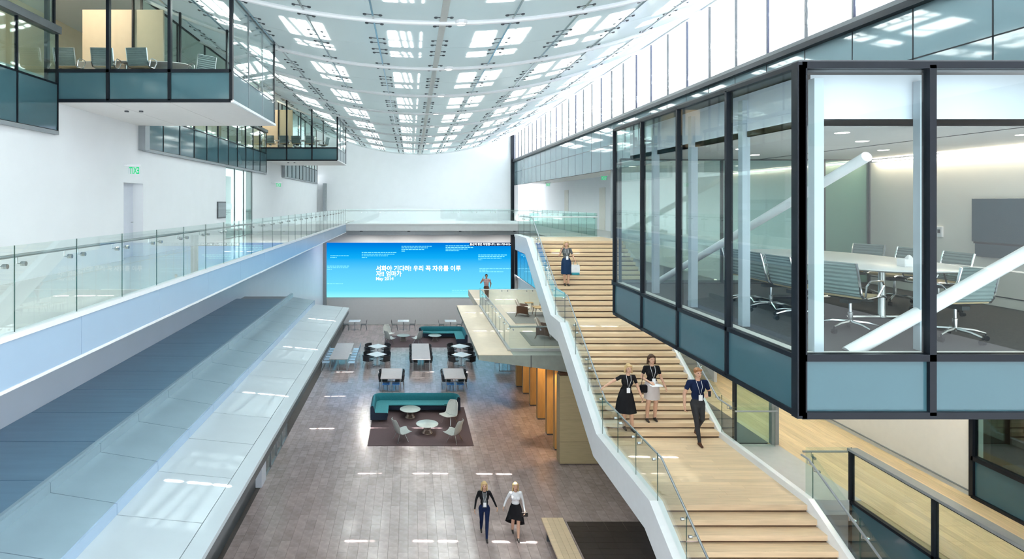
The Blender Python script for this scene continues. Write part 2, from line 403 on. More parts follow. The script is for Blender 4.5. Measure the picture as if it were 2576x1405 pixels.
def dark_zone(c): return c[0] > 5.2 and c[1] < 18.6
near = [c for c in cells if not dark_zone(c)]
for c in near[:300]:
    link(tile_me, 'tile', flo, (c[0], c[1] - 24, random.uniform(-0.001, 0.0005)))
mass = MB()
for c in near[300:]:
    a, b = c; zz = -H + random.uniform(-0.001, 0.0005)
    mass.add([(a + 0.003, b + 0.003, zz), (a + TX - 0.003, b + 0.003, zz), (a + TX - 0.003, b + TY - 0.003, zz), (a + 0.003, b + TY - 0.003, zz)], [(0, 1, 2, 3)])
mass.build('tile_field', 'tile_mass', flo, kind='stuff')
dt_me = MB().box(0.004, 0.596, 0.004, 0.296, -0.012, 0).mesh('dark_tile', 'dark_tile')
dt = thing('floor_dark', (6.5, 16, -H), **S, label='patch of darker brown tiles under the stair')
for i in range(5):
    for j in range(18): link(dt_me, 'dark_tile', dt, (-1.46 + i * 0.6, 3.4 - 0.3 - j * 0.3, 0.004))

# ---- walls
MB().box(XLL - 0.3, XLL, Y0, D, -H, -2.21).build('wall_left_lower', 'wall_pale', **S, label='pale blue lower wall under the left gallery')
wl = thing('wall_left', (XL, 20, F2), **S, label='white gallery wall along the left side')
dY0, dY1 = 1500 * -XL / 724.0, 1500 * -XL / 675.0          # door recess
gY0, gY1 = 1500 * -XL / 467.0, 1500 * -XL / 399.0          # glazed opening
for a, b, z0, z1 in ((Y0, dY0, F2, 1.54), (dY0, dY1, F2 + 2.13, 1.54), (dY1, gY0, F2, 1.54), (gY1, D, F2, 1.54)):
    MB().box(XL - 0.35, XL, a, b, z0, z1).build('wall_section', 'wall_white', wl)
for a, b in ((13.2, 17.5), (32.2, 36.5)): MB().box(XL - 0.35, XL, a, b, 1.54, 2.22).build('wall_section', 'wall_white', wl)
door = thing('door_1', (XL - 0.3, (dY0 + dY1) / 2, F2), **S, label='pale lavender door set back in the left gallery wall')
MB().box(XL - 0.36, XL - 0.30, dY0, dY1, F2, F2 + 2.13).build('door_leaf', 'lavender_door', door)
MB().tube([(XL - 0.30, dY1 - 0.1, F2 + 1.0), (XL - 0.25, dY1 - 0.1, F2 + 1.0), (XL - 0.25, dY1 - 0.22, F2 + 1.0)], 0.012).build('door_handle', 'steel', door)
wg = thing('window_1', (XL, (gY0 + gY1) / 2, F2), **S, label='tall glazed opening in the left gallery wall')
facade(wg, 'x', XL - 0.06, frange(gY0, gY1, 1.5), [F2, 1.5], ['green_glass'], fw=0.04, fd=0.06, fmat='grey_metal')
MB().box(XL - 3.0, XL - 2.9, gY0 - 0.5, gY1 + 6, F2, 1.5).box(XL - 3.0, XL - 0.36, gY0 - 0.6, gY0 - 0.5, F2, 1.5).build('corridor_wall', 'green_partition', wg)
MB().box(XL - 2.89, XL - 2.85, gY0 - 0.4, gY1 + 6, F2 + 1.15, F2 + 1.5).build('corridor_band', 'wall_white', wg)
MB().box(XL - 3.0, XL, gY0 - 0.5, gY1 + 6, F2 - 0.2, F2 - 0.001).build('corridor_floor', 'grey_wall', wg)
wb = MB().box(-9, XR + 0.4, D, D + 0.3, F2, 8.0).build('wall_back', 'wall_white', **S, label='white upper end wall behind the footbridge')
MB().box(-9, XR + 0.4, D, D + 0.3, -H, F2).build('wall_back_lower', 'end_wall_grey', **S, label='grey lower end wall around the big display')
MB().box(XLL, XLL + 0.25, D - 0.6, D, -H, 1.54).build('trim_1', 'grey_metal', **S, label='slim grey metal corner strip at the left end of the display')
MB().box(XR - 0.26, XR, D - 0.35, D, -9.5, 5.6).build('trim_2', 'black_metal', **S, label='tall black corner strip at the right end of the end wall')
# ---- upper left storey: bulkhead glass strip, room behind
ul = thing('window_2', (XL, 20, 1.54), **S, label='glass strip of the upper storey along the left wall')
for a, b in ((Y0, 13.2), (17.5, 32.2), (36.5, 49.6)):
    us = frange(a, b, 1.366)
    facade(ul, 'x', XL + 0.05, us, [1.56, 2.60, 3.72], ['spandrel', 'green_glass'], names=['spandrel_panel', 'glass_pane'], fw=0.035, fd=0.06)
    facade(ul, 'x', XL - 0.02, us[::2], [3.86, 6.0], ['green_glass'], fw=0.05, fd=0.06)
    MB().box(XL - 0.05, XL + 0.16, a, b, 3.70, 3.86).build('gutter_band', 'dark_metal', ul)
    MB().box(XL - 0.3, XL + 0.10, a, b, 1.48, 1.56).build('soffit_strip', 'grey_metal', ul)
MB().box(XL - 0.25, XL + 0.2, 17.25, 17.55, 1.5, 3.7).build('trim_3', 'grey_metal', **S, label='grey end post of the glass strip behind the near hanging room')
MB().box(XL - 0.25, XL + 0.2, 36.3, 36.6, 1.5, 3.7).build('trim_4', 'grey_metal', **S, label='grey end post of the glass strip behind the far hanging room')
MB().box(-12.5, XL - 0.3, Y0, D, 2.2, 2.8).build('floor_upper_left', 'soffit_white', **S, label='floor slab of the upper left storey')
MB().box(-12.5, -12.3, Y0, D, 2.8, 7).build('wall_upper_left', 'peach_wall', **S, label='warm peach back wall of the upper left rooms')
MB().box(-12.5, XL, Y0, D, 6.3, 6.5).build('ceiling_upper_left', 'wall_white', **S, label='white ceiling of the upper left storey')
MB().box(-8.4, -8.2, Y0, D, 6.5, 8.0).build('wall_parapet_left', 'wall_white', **S, label='white parapet above the left side of the glass ceiling')
# ---- gallery (second floor) slabs
MB().box(XL - 0.4, -4.86, Y0, D, F2 - 0.5, F2).build('floor_gallery', 'gallery_floor', **S, label='pale polished floor of the left gallery')
fa = thing('trim_5', (-4.8, 20, F2), **S, label='light blue panelled edge of the left gallery')
fy = [Y0] + [1500 * 4.78 / o for o in (830, 633, 512)]
st = fy[2] - fy[1]; fy = [fy[1] - 3 * st, fy[1] - 2 * st, fy[1] - st] + [fy[1] + k * st for k in range(15)]
fy = [v for v in fy if v < 43.0] + [43.6]
for a, b in zip(fy[:-1], fy[1:]):
    MB().box(-4.86, -4.78, a + 0.006, b - 0.006, -2.21, F2 - 0.05).build('fascia_panel', 'fascia', fa)
MB().box(-4.90, -4.76, fy[0], 43.6, F2 - 0.05, F2 + 0.02).build('edge_cap', 'white_metal', fa)
MB().box(-4.95, -4.765, fy[0], 43.6, -2.25, -2.21).build('edge_drip', 'white_metal', fa)
MB().box(-7.3, -4.86, Y0, 43.6, -2.22, -2.1).build('ceiling_gallery_left', 'white_metal', **S, label='white underside of the left gallery')
# ---- footbridge along the end wall
br = thing('footbridge', (1.9, 46, -2.6), label='grey footbridge crossing in front of the end wall above the display', cat='footbridge')
MB().box(-4.78, XR + 0.2, 43.6, D, -2.12, F2).build('deck', 'grey_wall', br)
MB().box(-4.78, XR + 0.2, 43.56, 43.6, F2 - 0.06, F2).build('edge_cap', 'white_metal', br)
MB().box(-4.78, XR + 0.2, 44.2, D, -2.45, -2.12).build('recessed_beam', 'grey_metal', br)
for xx in (-3.7, -0.2, 3.6, 7.6):
    MB().lathe([(0.09, -0.09), (0.09, 0.0)], 14, (xx, 44.0, -2.12)).build('downlight', 'dark_metal', br)
    MB().lathe([(0.14, -0.03), (0.15, 0.0)], 14, (xx, 47.6, -2.45)).build('downlight_lens', 'white_lamp', br)
    l = bpy.data.lights.new('bridge_downlight', 'SPOT'); lo = bpy.data.objects.new('bridge_downlight', l); COL.objects.link(lo); lo.location = (xx, 47.6, H - 2.52); l.energy = 330; l.color = (1, 0.96, 0.9); l.spot_size = 3.1; l.spot_blend = 0.3; l.shadow_soft_size = 0.15
# ---- right side: bulkhead, clerestory, corridor
bh = thing('window_3', (XR, 25, 1.38), **S, label='two rows of grey glass panels and bright tall clerestory windows along the right')
us = [1500 * XR / 814.0 + 1.414 * k for k in range(-6, 40)]; us = [u for u in us if u < D - 0.4] + [D - 0.02]
facade(bh, 'x', XR + 0.01, us, [1.38, 2.46, 3.34], ['bulkhead_glass', 'bulkhead_glass'], names=['bulkhead_panel', 'bulkhead_panel'], fw=0.022, fd=0.03)
facade(bh, 'x', XR + 0.03, us, [3.55, 5.68], [lambda k: 'tint_glass' if k % 3 == 1 or k % 7 == 2 else 'clear_glass'], fw=0.032, fd=0.06, fmat='dark_metal', rails=[])
MB().box(XR - 0.16, XR + 0.1, us[0], D, 3.33, 3.45).build('gutter_band', 'black_metal', bh)
MB().box(XR - 0.10, XR + 0.1, us[0], D, 3.45, 3.56).build('gutter_cap', 'dark_metal', bh)
MB().box(XR - 0.05, XR + 0.12, us[0], D, 5.66, 5.74).build('head_strip', 'white_metal', bh)
MB().box(XR, XR + 0.2, Y0, D, 5.72, 8.0).build('wall_parapet_right', 'wall_white', **S, label='white parapet above the clerestory windows')
MB().box(XR + 0.1, 14.0, Y0, D, 1.42, 1.7).build('ceiling_corridor', 'soffit_white', **S, label='white soffit over the right corridor')
MB().box(XR + 0.1, 14.0, Y0, D, 3.3, 3.4).build('floor_roof_deck', 'wall_white', **S, label='white roof deck outside the clerestory')
MB().box(9.0, 14.0, Y0, D, -2.2, F2).build('floor_corridor', 'landing_grey', **S, label='pale floor of the right corridor')
MB().box(XR, 9.0, 11.7, D, -2.2, F2).build('floor_corridor_edge', 'landing_grey', **S, label='edge strip of the right corridor floor')
wc = thing('wall_right', (10.9, 25, F2), **S, label='white back wall of the right corridor')
MB().box(10.8, 11.0, 12.2, D, F2, 1.42).build('wall_section', 'wall_white', wc)
for yy in (27.2, 33.2, 41.0):
    MB().box(10.77, 10.8, yy, yy + 1.0, F2, F2 + 2.4).build('door_panel', 'cream_wall', wc)
MB().box(XR + 0.2, XR + 0.5, 26.0, 26.5, F2, 1.42).build('trim_6', 'grey_metal', **S, label='grey column between corridor and stair head')
# mirror-like glass wall below the corridor, beyond the stair
mg = thing('window_4', (XR, 40, F1), **S, label='dark reflecting glass wall mirroring the blue display')
facade(mg, 'x', XR + 0.02, frange(27.5, D - 0.4, 1.414), [F1, -4.0, -2.2], ['mirror_glass', 'mirror_glass'], fw=0.03, fd=0.03, fmat='dark_metal')
MB().box(XR + 1.5, XR + 1.6, 20.0, D, F1, -2.2).build('wall_right_inner', 'grey_wall', **S, label='grey wall behind the reflecting glass')
MB().box(8.95, 9.15, Y0, D, -H, F1 - 0.3).build('wall_right_lower', 'grey_wall', **S, label='grey ground floor wall on the right')
# ---- first floor, right: grey landing strip, wood floor, white wall with window
MB().box(7.93, 9.128, 12.1, 14.9, F1 - 0.3, F1).build('floor_landing', 'landing_grey', **S, label='grey concrete strip beside the stair landing')
wf = thing('floor_wood', (10.3, 14, F1), **S, label='light wood plank floor beside the stair landing')
for k in range(16):
    x0 = 8.97 + k * 0.158
    for j in range(5):
        a = 3.0 + j * 4.5 - (k % 3) * 1.5
        b = min(a + 4.5, 24.0); a = max(a, 3.0)
        if b - a < 0.3: continue
        if k == 0: a = max(a, 14.92)
        if b <= a: continue
        MB().box(x0 + 0.001, x0 + 0.157, a + 0.002, b - 0.002, F1 - 0.02, F1).build('plank', 'wood_floor', wf)
MB().box(8.95, 11.6, 3.0, 24.0, F1 - 0.3, F1 - 0.02).build('wood_base', 'wood_box', wf)
w11 = thing('wall_right_first', (11.5, 14, F1), **S, label='off-white first floor wall behind the wood floor')
MB().box(11.48, 11.7, 12.2, 25.0, F1, -2.2).build('wall_section', 'cream_wall', w11)
MB().box(11.45, 11.48, 12.2, 25.0, F1 + 0.10, F1 + 0.125).build('reveal_line', 'grey_metal', w11)
MB().box(8.7, 11.6, 24.0, 24.2, F1, -2.2).build('wall_section', 'cream_wall', w11)
w5 = thing('window_5', (11.48, 8, F1), **S, label='black-framed window wall with a grey lower panel at the far right')
facade(w5, 'x', 11.50, [4.0, 6.8, 9.5, 12.2], [F1 + 0.02, -5.23, -2.2], ['spandrel', 'green_glass'], names=['spandrel_panel', 'glass_pane'], fw=0.09, fd=0.12)
MB().box(13.5, 13.6, 3.0, 14, F1, -2.2).box(11.7, 13.5, 13.9, 14.0, F1, -2.2).build('wall_room_beyond', 'cloth_brown', **S, label='dark wall of the room behind the far right window')
MB().box(11.7, 13.6, 3.0, 14, F1 - 0.2, F1).box(11.9, 12.3, 8, 12, F1, F1 + 0.75).build('floor_room_beyond', 'carpet', **S, label='dark floor and counter of the room behind the far right window')
# glass screen closing the grey landing strip
gs = thing('window_6', (8.5, 14.9, F1), **S, label='frameless glass door screen at the end of the grey landing strip')
facade(gs, 'y', 14.92, [8.1, 9.0], [F1, -2.2], ['green_glass'], fw=0.05, fd=0.06, ends=False, rails=[])
MB().box(8.06, 8.11, 14.86, 14.98, F1, -2.2).build('door_post', 'black_metal', gs)
MB().box(8.98, 9.16, 14.86, 14.98, F1, -2.2).build('door_post', 'grey_metal', gs)
MB().box(8.0, 9.05, 15.0, 20.0, F1 - 0.2, F1 - 0.001).build('floor_dark_strip', 'dark_metal', **S, label='dark green floor strip behind the glass door screen')
# ---- hanging glass ceiling
ce = thing('ceiling', (0.7, 25, 4.0), **S, label='sagging ceiling of frosted glass panels hung on steel rods')
RX = [0.7 + 1.54 * k for k in range(-6, 6)]; RX[0] = -8.15; RX[-1] = XR
BY = [13.2 + 4.55 * k for k in range(-4, 9)]
def curve_panel(x0, x1, y0, y1):
    vs, n = [], 4
    mb = MB(); rows = []
    for i in range(n + 1):
        x = x0 + (x1 - x0) * i / n; rows.append([(x, y0, zc(x)), (x, y1, zc(x))])
    return mb.sheet(rows, 0.014)
for i in range(len(RX) - 1):
    g = 0.012
    proto = None
    for j in range(len(BY) - 1):
        for h in (0, 1):
            ya = BY[j] + h * 2.275; yb = min(ya + 2.275, 49.75)
            if ya > 49.0: continue
            if proto is None or yb - ya < 2.27:
                o = curve_panel(RX[i] + g, RX[i + 1] - g, ya + 0.01, yb - 0.01).build('glass_panel', 'ceiling_glass', ce); me_, y_ = o.data, ya
                if proto is None: proto = (o.data, ya)
            else: link(proto[0], 'glass_panel', ce, (0, ya - proto[1], 0))
for y in BY:
    if y > D - 0.2: continue
    pts = [(x, y, zc(x) - 0.05) for x in frange(-8.1, XR, 0.6)]
    MB().tube(pts, 0.055, 8).build('cross_tube', 'white_metal', ce, smooth=True)
for x in RX[1:-1]:
    wdt = 0.075 if abs(x - 0.7) < 0.01 else 0.020
    MB().box(x - wdt, x + wdt, BY[0], D, zc(x) - 0.035, zc(x) - 0.012).build('hanger_rail', 'spine_metal' if wdt > 0.05 else 'steel', ce)
clamp = MB()
for s_ in (-1, 1):
    clamp.lathe([(0.028, -0.03), (0.044, -0.015), (0.044, 0.0)], 8, (s_ * 0.17, 0, 0))
clamp.box(-0.17, 0.17, -0.012, 0.012, -0.012, 0.0)
cm = clamp.mesh('glass_clamp', 'dark_metal')
spots = []
for j, y in enumerate(BY):
    for dy in (-0.32, 0.32, 1.55, 1.95, 2.6, 3.0):
        for x in RX[1:-1]:
            if 9 < y + dy < D - 0.3: spots.append((y + dy, x))
spots.sort()
for (y, x) in spots[:300]:
    link(cm, 'glass_clamp', ce, (x - 0.7, y - 25, zc(x) - 4.0 - 0.02), (0, -math.atan(2 * 0.0275 * (x - 0.7)), 0))
rest = MB()
for (y, x) in spots[300:]:
    for s_ in (-0.17, 0.17): rest.box(x + s_ - 0.05, x + s_ + 0.05, y - 0.05, y + 0.05, zc(x + s_) - 0.045, zc(x + s_) - 0.015)
rest.build('glass_clamp_field', 'dark_metal', ce, kind='stuff')
dl = 0
for y in BY[3:]:
    if y > D - 1: continue
    o = thing('ceiling_downlight', (1.1, y, zc(1.1) - 0.05), label=['nearest', 'second', 'third', 'fourth', 'fifth', 'sixth', 'seventh', 'eighth', 'farthest'][min(dl, 8)] + ' glowing ceiling spot along the steel spine of the glass ceiling', cat='light', group='ceiling spots along the spine')
    MB().lathe([(0.13, -0.03), (0.15, 0.0), (0.15, 0.05)], 16, (1.1, y, zc(1.1) - 0.05)).build('housing', 'white_metal', o)
    dl += 1
    MB().lathe([(0.11, -0.034), (0.115, -0.031)], 16, (1.1, y, zc(1.1) - 0.05)).build('lens', 'white_lamp', o)
# ---- roof with skylights above the glass ceiling
ro = MB(); RZ = 8.0
PX = [(-5.4, -4.45), (-3.15, -2.1), (-0.56, 0.26), (1.53, 2.83), (4.0, 5.3), (6.3, 7.4)]
ox = []
for a, b in PX:
    h = RZ - zc((a + b) / 2); ox.append((a - SUN.x * h, b - SUN.x * h))
bands = []
for j in range(len(BY)):
    y = BY[j] + 0.12 * 3.9
    bands += [(y + 0.9, y + 2.35), (y + 2.85, y + 3.4)]
prev = Y0
for a, b in bands:
    if b > D: break
    ro.box(-13, 10.4, prev, a, RZ, RZ + 0.12)
    xs = [-13] + [v for p in ox for v in p] + [10.4]
    for k in range(0, len(xs), 2): ro.box(xs[k], xs[k + 1], a, b, RZ, RZ + 0.12)
    for k, (p, q) in enumerate(ox):
        def slat(t0, t1, wd):                      # slanted glazing bar under the skylight
            x0, x1 = p + (q - p) * t0, p + (q - p) * t1
            ro.hexa([(x0 - wd, a, RZ - 0.05), (x0 + wd, a, RZ - 0.05), (x1 + wd, b, RZ - 0.05), (x1 - wd, b, RZ - 0.05)], [(x0 - wd, a, RZ), (x0 + wd, a, RZ), (x1 + wd, b, RZ), (x1 - wd, b, RZ)])
        if k == 2:
            for t in (0.30, 0.52, 0.70): slat(t, t + 0.10, 0.05)
            slat(0.84, 0.84, 0.09)
            ro.box(p, q, a + (b - a) * 0.55 - 0.06, a + (b - a) * 0.55 + 0.06, RZ, RZ + 0.1)
        elif k in (0, 1):
            slat(0.16, 0.30, 0.07); slat(0.40, 0.52, 0.03); slat(0.66, 0.72, 0.045)
            if b - a < 1: ro.box(p, q, (a + b) / 2 - 0.07, (a + b) / 2 + 0.07, RZ, RZ + 0.1)
        else:
            slat(0.46, 0.50, 0.11); slat(0.72, 0.80, 0.03)
            ro.tube([(p - 0.1, a + (b - a) * 0.55, RZ - 0.3), (p + (q - p) * 0.5, a + (b - a) * 0.78, RZ - 0.3)], 0.05, 5)
            ro.tube([(p + (q - p) * 0.5, a + (b - a) * 0.1, RZ - 0.3), (q + 0.1, a + (b - a) * 0.45, RZ - 0.3)], 0.035, 5)
    prev = b
ro.box(-13, 10.4, prev, 49.8, RZ, RZ + 0.12); ro.box(-13, 10.4, 50.4, D + 0.4, RZ, RZ + 0.12)
MB().box(-8.2, XR, 49.8, 50.4, RZ + 0.02, RZ + 0.04).build('window_8', 'ceiling_glass', **S, label='frosted skylight slot washing the end wall with daylight')
ro.build('ceiling_roof', 'roof_grey', **S, label='grey roof with skylight openings above the glass ceiling')
# ================================================================== DISPLAY
ds = thing('display_wall', (0.55, D - 0.05, -8.08), label='giant blue video wall with white Korean lettering on the end wall', cat='screen')
MB().box(-7.34, 8.5, D - 0.06, D - 0.003, -8.08, -3.47).build('screen', 'screen_picture', ds)
def px2(x, y, d=D - 0.065): return ((x - 1035) * d / 1500.0, (507 - y) * d / 1500.0)
def lettering(txt, x, y, size, matn, parent, width=None, bold=0.0, rot=(PI / 2, 0, 0), loc=None, name='lettering', mirror=False):
    cu = bpy.data.curves.new(name, 'FONT'); cu.body = txt; cu.size = size; cu.extrude = 0.002; cu.offset = bold; cu.resolution_u = 2
    o = bpy.data.objects.new('tmp_text', cu); COL.objects.link(o)
    bpy.context.view_layer.update()
    me = bpy.data.meshes.new_from_object(o.evaluated_get(bpy.context.evaluated_depsgraph_get())); bpy.data.objects.remove(o)
    me.name = name; me.materials.clear(); me.materials.append(M[matn])
    if len(me.vertices):
        x0 = min(v.co.x for v in me.vertices); x1 = max(v.co.x for v in me.vertices)
        k = width / (x1 - x0) if width else 1.0
        for v in me.vertices:
            v.co.x = (v.co.x - x0) * k
            if mirror: v.co.x = -v.co.x
    L = Vector(parent['_loc'])
    p = loc if loc else (*[px2(x, y)[0]], D - 0.066, px2(x, y)[1])
    return link(me, name, parent, (p[0] - L.x, p[1] - L.y, p[2] + H - L.z), rot)
lettering('서화야 기다려! 우리 꼭 자유를 이루', 946, 680, 0.50, 'screen_text', ds, width=213 * D / 1500, bold=0.012)
lettering('자!! 엄마가', 946, 693.5, 0.50, 'screen_text', ds, width=64 * D / 1500, bold=0.012)
lettering('May 2014', 946, 704, 0.36, 'screen_text', ds, width=44 * D / 1500, bold=0.008)
a, b = px2(1181, 610), px2(1288.5, 618)
MB().box(a[0], 8.5, D - 0.068, D - 0.062, b[1], a[1]).build('caption_bar', 'cloth_navy', ds)
lettering('을산의 평온 부엉합니다 / 801-739-8124', 1182, 616.3, 0.22, 'screen_text', ds, width=104 * D / 1500, bold=0.004, loc=(px2(1182, 616.3)[0], D - 0.070, px2(1182, 616.3)[1]))
for (x0, y0, ws) in ((831, 642, (46, 16)), (823, 668, (55, 53, 12)), (821, 712, (42,)), (910, 634, (87, 84, 66, 14)), (1010, 618, (76, 66, 57, 10)), (1121, 617, (62, 70, 55, 34)),
                     (1203, 640, (72, 66, 58, 10)), (1206, 674, (82, 20, 60)), (1137, 729, (66, 40))):
    for k, wd in enumerate(ws):
        mb = MB(); x = x0; r = random.Random(int(x0 + y0 + k))
        while x < x0 + wd - 0.5:
            l = r.uniform(3, 9); e = min(x + l, x0 + wd)
            p, q = px2(x, y0 + 4.1 * k), px2(e, y0 + 4.1 * k + 1.7)
            mb.box(p[0], q[0], D - 0.066, D - 0.0605, q[1], p[1]); x = e + 1.3
        mb.build('text_line', 'screen_faint', ds)

# ================================================================== CANOPY ON THE LEFT
cp = thing('lobby_canopy', (-5, 15, -5.0), label='long stepped metal canopy roof of bluish panels below the left gallery', cat='canopy')
mod = 0.345 * 4.09
y1_ = 1500 * 4.09 / 700.0
ys = [y1_ + mod * k for k in range(-4, 14)]
ya = [v for v in ys if v < 25.0] + [25.2]
g = 0.008
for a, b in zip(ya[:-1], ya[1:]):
    MB().box(XLL + 0.01, -5.34, a + g, b - g, -4.15, -4.09).build('shaded_panel', 'canopy_shaded', cp)
MB().box(-5.36, -5.30, ya[0], 26.6, -4.14, -4.06).build('upper_lip', 'canopy_mid', cp)
yb = [v - 0.04 * mod for v in ys]
yb = [v for v in yb if v < 26.3] + [26.6]
for a, b in zip(yb[:-1], yb[1:]):
    MB().box(-5.33, -5.27, a + g, b - g, -4.29, -4.10).build('step_panel', 'canopy_mid', cp)
    MB().hexa([(-5.27, a + g, -4.30), (-4.33, a + g, -4.45), (-4.33, b - g, -4.45), (-5.27, b - g, -4.30)],
              [(-5.27, a + g, -4.245), (-4.33, a + g, -4.397), (-4.33, b - g, -4.397), (-5.27, b - g, -4.245)]).build('roof_panel', 'canopy_mid', cp)
    MB().box(-4.36, -4.30, a + g, b - g, -4.60, -4.40).build('step_panel', 'fascia', cp)
    MB().hexa([(-4.30, a + g, -4.63), (-3.055, a + g, -4.75), (-3.055, b - g, -4.75), (-4.30, b - g, -4.63)],
              [(-4.30, a + g, -4.57), (-3.055, a + g, -4.69), (-3.055, b - g, -4.69), (-4.30, b - g, -4.57)]).build('roof_panel', 'canopy_light', cp)
MB().prism([(-3.045, -4.695), (-2.777, -4.72), (-2.777, -4.80), (-3.045, -4.80)], 'y', yb[0], 26.6).build('edge_rim', 'canopy_light', cp)
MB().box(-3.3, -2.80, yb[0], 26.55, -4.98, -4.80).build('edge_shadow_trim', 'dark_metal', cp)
MB().box(-3.4, -2.84, yb[0], 26.5, -5.05, -4.98).build('lower_rim', 'white_metal', cp)
MB().prism([(XLL, -4.2), (-5.3, -4.2), (-5.3, -4.35), (-4.34, -4.5), (-4.34, -4.62), (-3.06, -4.78), (-3.06, -5.05), (XLL, -5.05)], 'y', yb[0], 26.45).build('deck', 'grey_metal', cp)
# shop front under the canopy
sf = thing('window_7', (-5.54, 20, -H), **S, label='pale glazed shop front standing under the canopy edge')
facade(sf, 'x', -5.54, frange(22.4, 26.4, 1.0), [-H, -5.05], ['green_glass'], fw=0.05, fd=0.08, fmat='grey_metal')
MB().box(-5.75, -5.45, 21.7, 22.35, -H, -5.05).build('end_pier', 'wall_pale', sf)
MB().box(-5.9, -5.65, 12.0, 21.6, -H, -5.05).build('dark_bay', 'dark_metal', sf)
MB().box(-7.3, -7.2, 12.0, 26.2, -H, -5.05).build('back_panel', 'wall_white', sf)

# ================================================================== BALUSTRADES OF THE GALLERY
ry = 1500 * 4.78 / 993.0
balustrade('clear glass guard with steel handrail along the left gallery edge', [(-4.82, ry - 1.366 * 0.98 * 3, F2), (-4.82, 43.6, F2)], step=1.34, side=1)
balustrade('clear glass guard across the footbridge before the end wall', [(-4.82, 43.65, F2), (XR, 43.65, F2)], side=1)
balustrade('clear glass guard along the right corridor beyond the stair head', [(XR - 0.02, 28.0, F2), (XR - 0.02, 43.6, F2)], side=-1, mat_='green_glass')

# ================================================================== MAIN STAIR
XS = 5.0; r1, t1, n1 = 0.14, 0.25, 15; r2, t2, n2 = 0.147, 0.27, 16
LZ = F1; lA, lB = 11.9, 15.3                # lower landing
mz = LZ + r1 * n1; mA, mB = lB + t1 * n1, lB + t1 * n1 + 1.25   # middle landing
tA = mB + t2 * n2; tz = mz + r2 * n2        # stair head
stt = thing('grand_staircase', (6.5, 18, -H), label='wide blond wood staircase with white steel sides rising to the right gallery', cat='staircase')
def step(y, ztop, rise, depth, x0, x1):
    MB().box(x0, x1, y, y + depth, ztop - rise + 0.035, ztop).build('tread', 'wood_step', stt)
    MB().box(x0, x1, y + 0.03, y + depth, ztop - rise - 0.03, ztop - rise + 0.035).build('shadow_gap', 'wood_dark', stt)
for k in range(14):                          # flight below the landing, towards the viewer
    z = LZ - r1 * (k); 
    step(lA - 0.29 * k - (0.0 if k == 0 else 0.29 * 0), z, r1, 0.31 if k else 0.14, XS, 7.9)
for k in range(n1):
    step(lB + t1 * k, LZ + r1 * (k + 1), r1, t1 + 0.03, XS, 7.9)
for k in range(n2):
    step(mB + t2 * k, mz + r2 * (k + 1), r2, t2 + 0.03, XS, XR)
y = lA + 0.14
while y < lB - 0.01:
    e = min(y + 0.14, lB); h = random.uniform(5.8, 7.2)
    MB().box(XS, h - 0.001, y + 0.001, e - 0.001, LZ - 0.04, LZ).build('plank', 'wood_step', stt)
    MB().box(h + 0.001, 7.93, y + 0.001, e - 0.001, LZ - 0.04, LZ).build('plank', 'wood_step', stt)
    y = e
y = mA
while y < mB - 0.01:
    e = min(y + 0.14, mB)
    MB().box(XS, XR, y + 0.001, e - 0.001, mz - 0.04, mz).build('plank', 'wood_step', stt)
    y = e
MB().box(XS, XR, tA + t2 * 0, 27.5, tz - 0.3, tz - 0.001).build('head_landing', 'wood_step', stt)
# body / soffit
lowy = lA - 0.29 * 13
prof = [(lowy, LZ - r1 * 14 - 0.1), (lA, LZ - 0.20), (lB, LZ - 0.12), (mA, mz - 0.22), (mB, mz - 0.12), (tA, tz - 0.22), (27.5, tz - 0.2),
        (27.5, tz - 0.6), (tA + 0.4, tz - 0.6), (mB + 0.3, mz - 0.55), (mA + 0.3, mz - 0.55), (lB + 0.3, LZ - 0.6), (lA + 0.2, LZ - 0.6), (lowy + 0.2, LZ - r1 * 14 - 0.6)]
MB().prism(prof, 'x', XS + 0.01, 7.88).build('soffit', 'wall_white', stt)
def stringer(x0, x1, ya, yb_, name='stringer', up=0.10, dn=0.58):
    top = [(lowy, LZ - r1 * 13), (lA - 0.02, LZ), (lB, LZ), (mA, mz), (mB, mz), (tA, tz), (27.5, tz)]
    P = [(y, z + up) for y, z in top if ya <= y <= yb_]; Q = [(y + (0.25 if i else 0), z - dn) for i, (y, z) in enumerate([t for t in top if ya <= t[0] <= yb_])]
    Q[-1] = (P[-1][0], Q[-1][1])
    MB().prism(P + Q[::-1], 'x', x0, x1).build(name, 'white_metal', stt)
stringer(4.74, 5.0, 0, 40)
MB().prism([(27.3, tz + 0.0), (27.5, tz), (27.5, tz - 0.58), (27.3, tz - 0.58)], 'x', 4.74, XR).build('head_beam', 'white_metal', stt)
stringer(7.9, 8.02, 0, 20, up=0.14)
gl_path = [(4.90, lowy, LZ - r1 * 13), (4.90, lA - 0.02, LZ), (4.90, lB, LZ), (4.90, mA, mz), (4.90, mB, mz), (4.90, tA, tz), (4.90, 27.4, tz)]
balustrade('clear glass guard with steel handrail on the open left side of the staircase', gl_path, hgt=1.05, rail=0.95, side=-1, base=0.05, step=1.3)
balustrade('glass guard with white handrail across the stair head', [(4.95, 27.45, F2), (XR - 0.1, 27.45, F2)], side=-1, step=0.72, rail=0.9, rail_mat='white_metal', mat_='green_glass', brackets=False)
balustrade('glass guard and bent steel handrail on the right side of the middle flight', [(7.96, 14.7, LZ + 0.1), (7.96, lB, LZ + 0.1), (7.96, mA, mz + 0.1)], hgt=1.0, rail=0.9, side=1, base=0.05, step=1.3)
balustrade('steel handrail crossing in front of the glass door screen', [(7.96, 14.75, LZ), (9.0, 14.75, LZ)], hgt=0.98, rail=0.9, side=-1, brackets=False)
balustrade('glass guard with twin handrails on the right side of the bottom flight', [(8.0, 12.1, LZ), (8.0, lA - 0.02, LZ), (8.0, lowy, LZ - r1 * 13)], hgt=1.02, rail=0.92, side=-1, base=0.0, step=1.3)
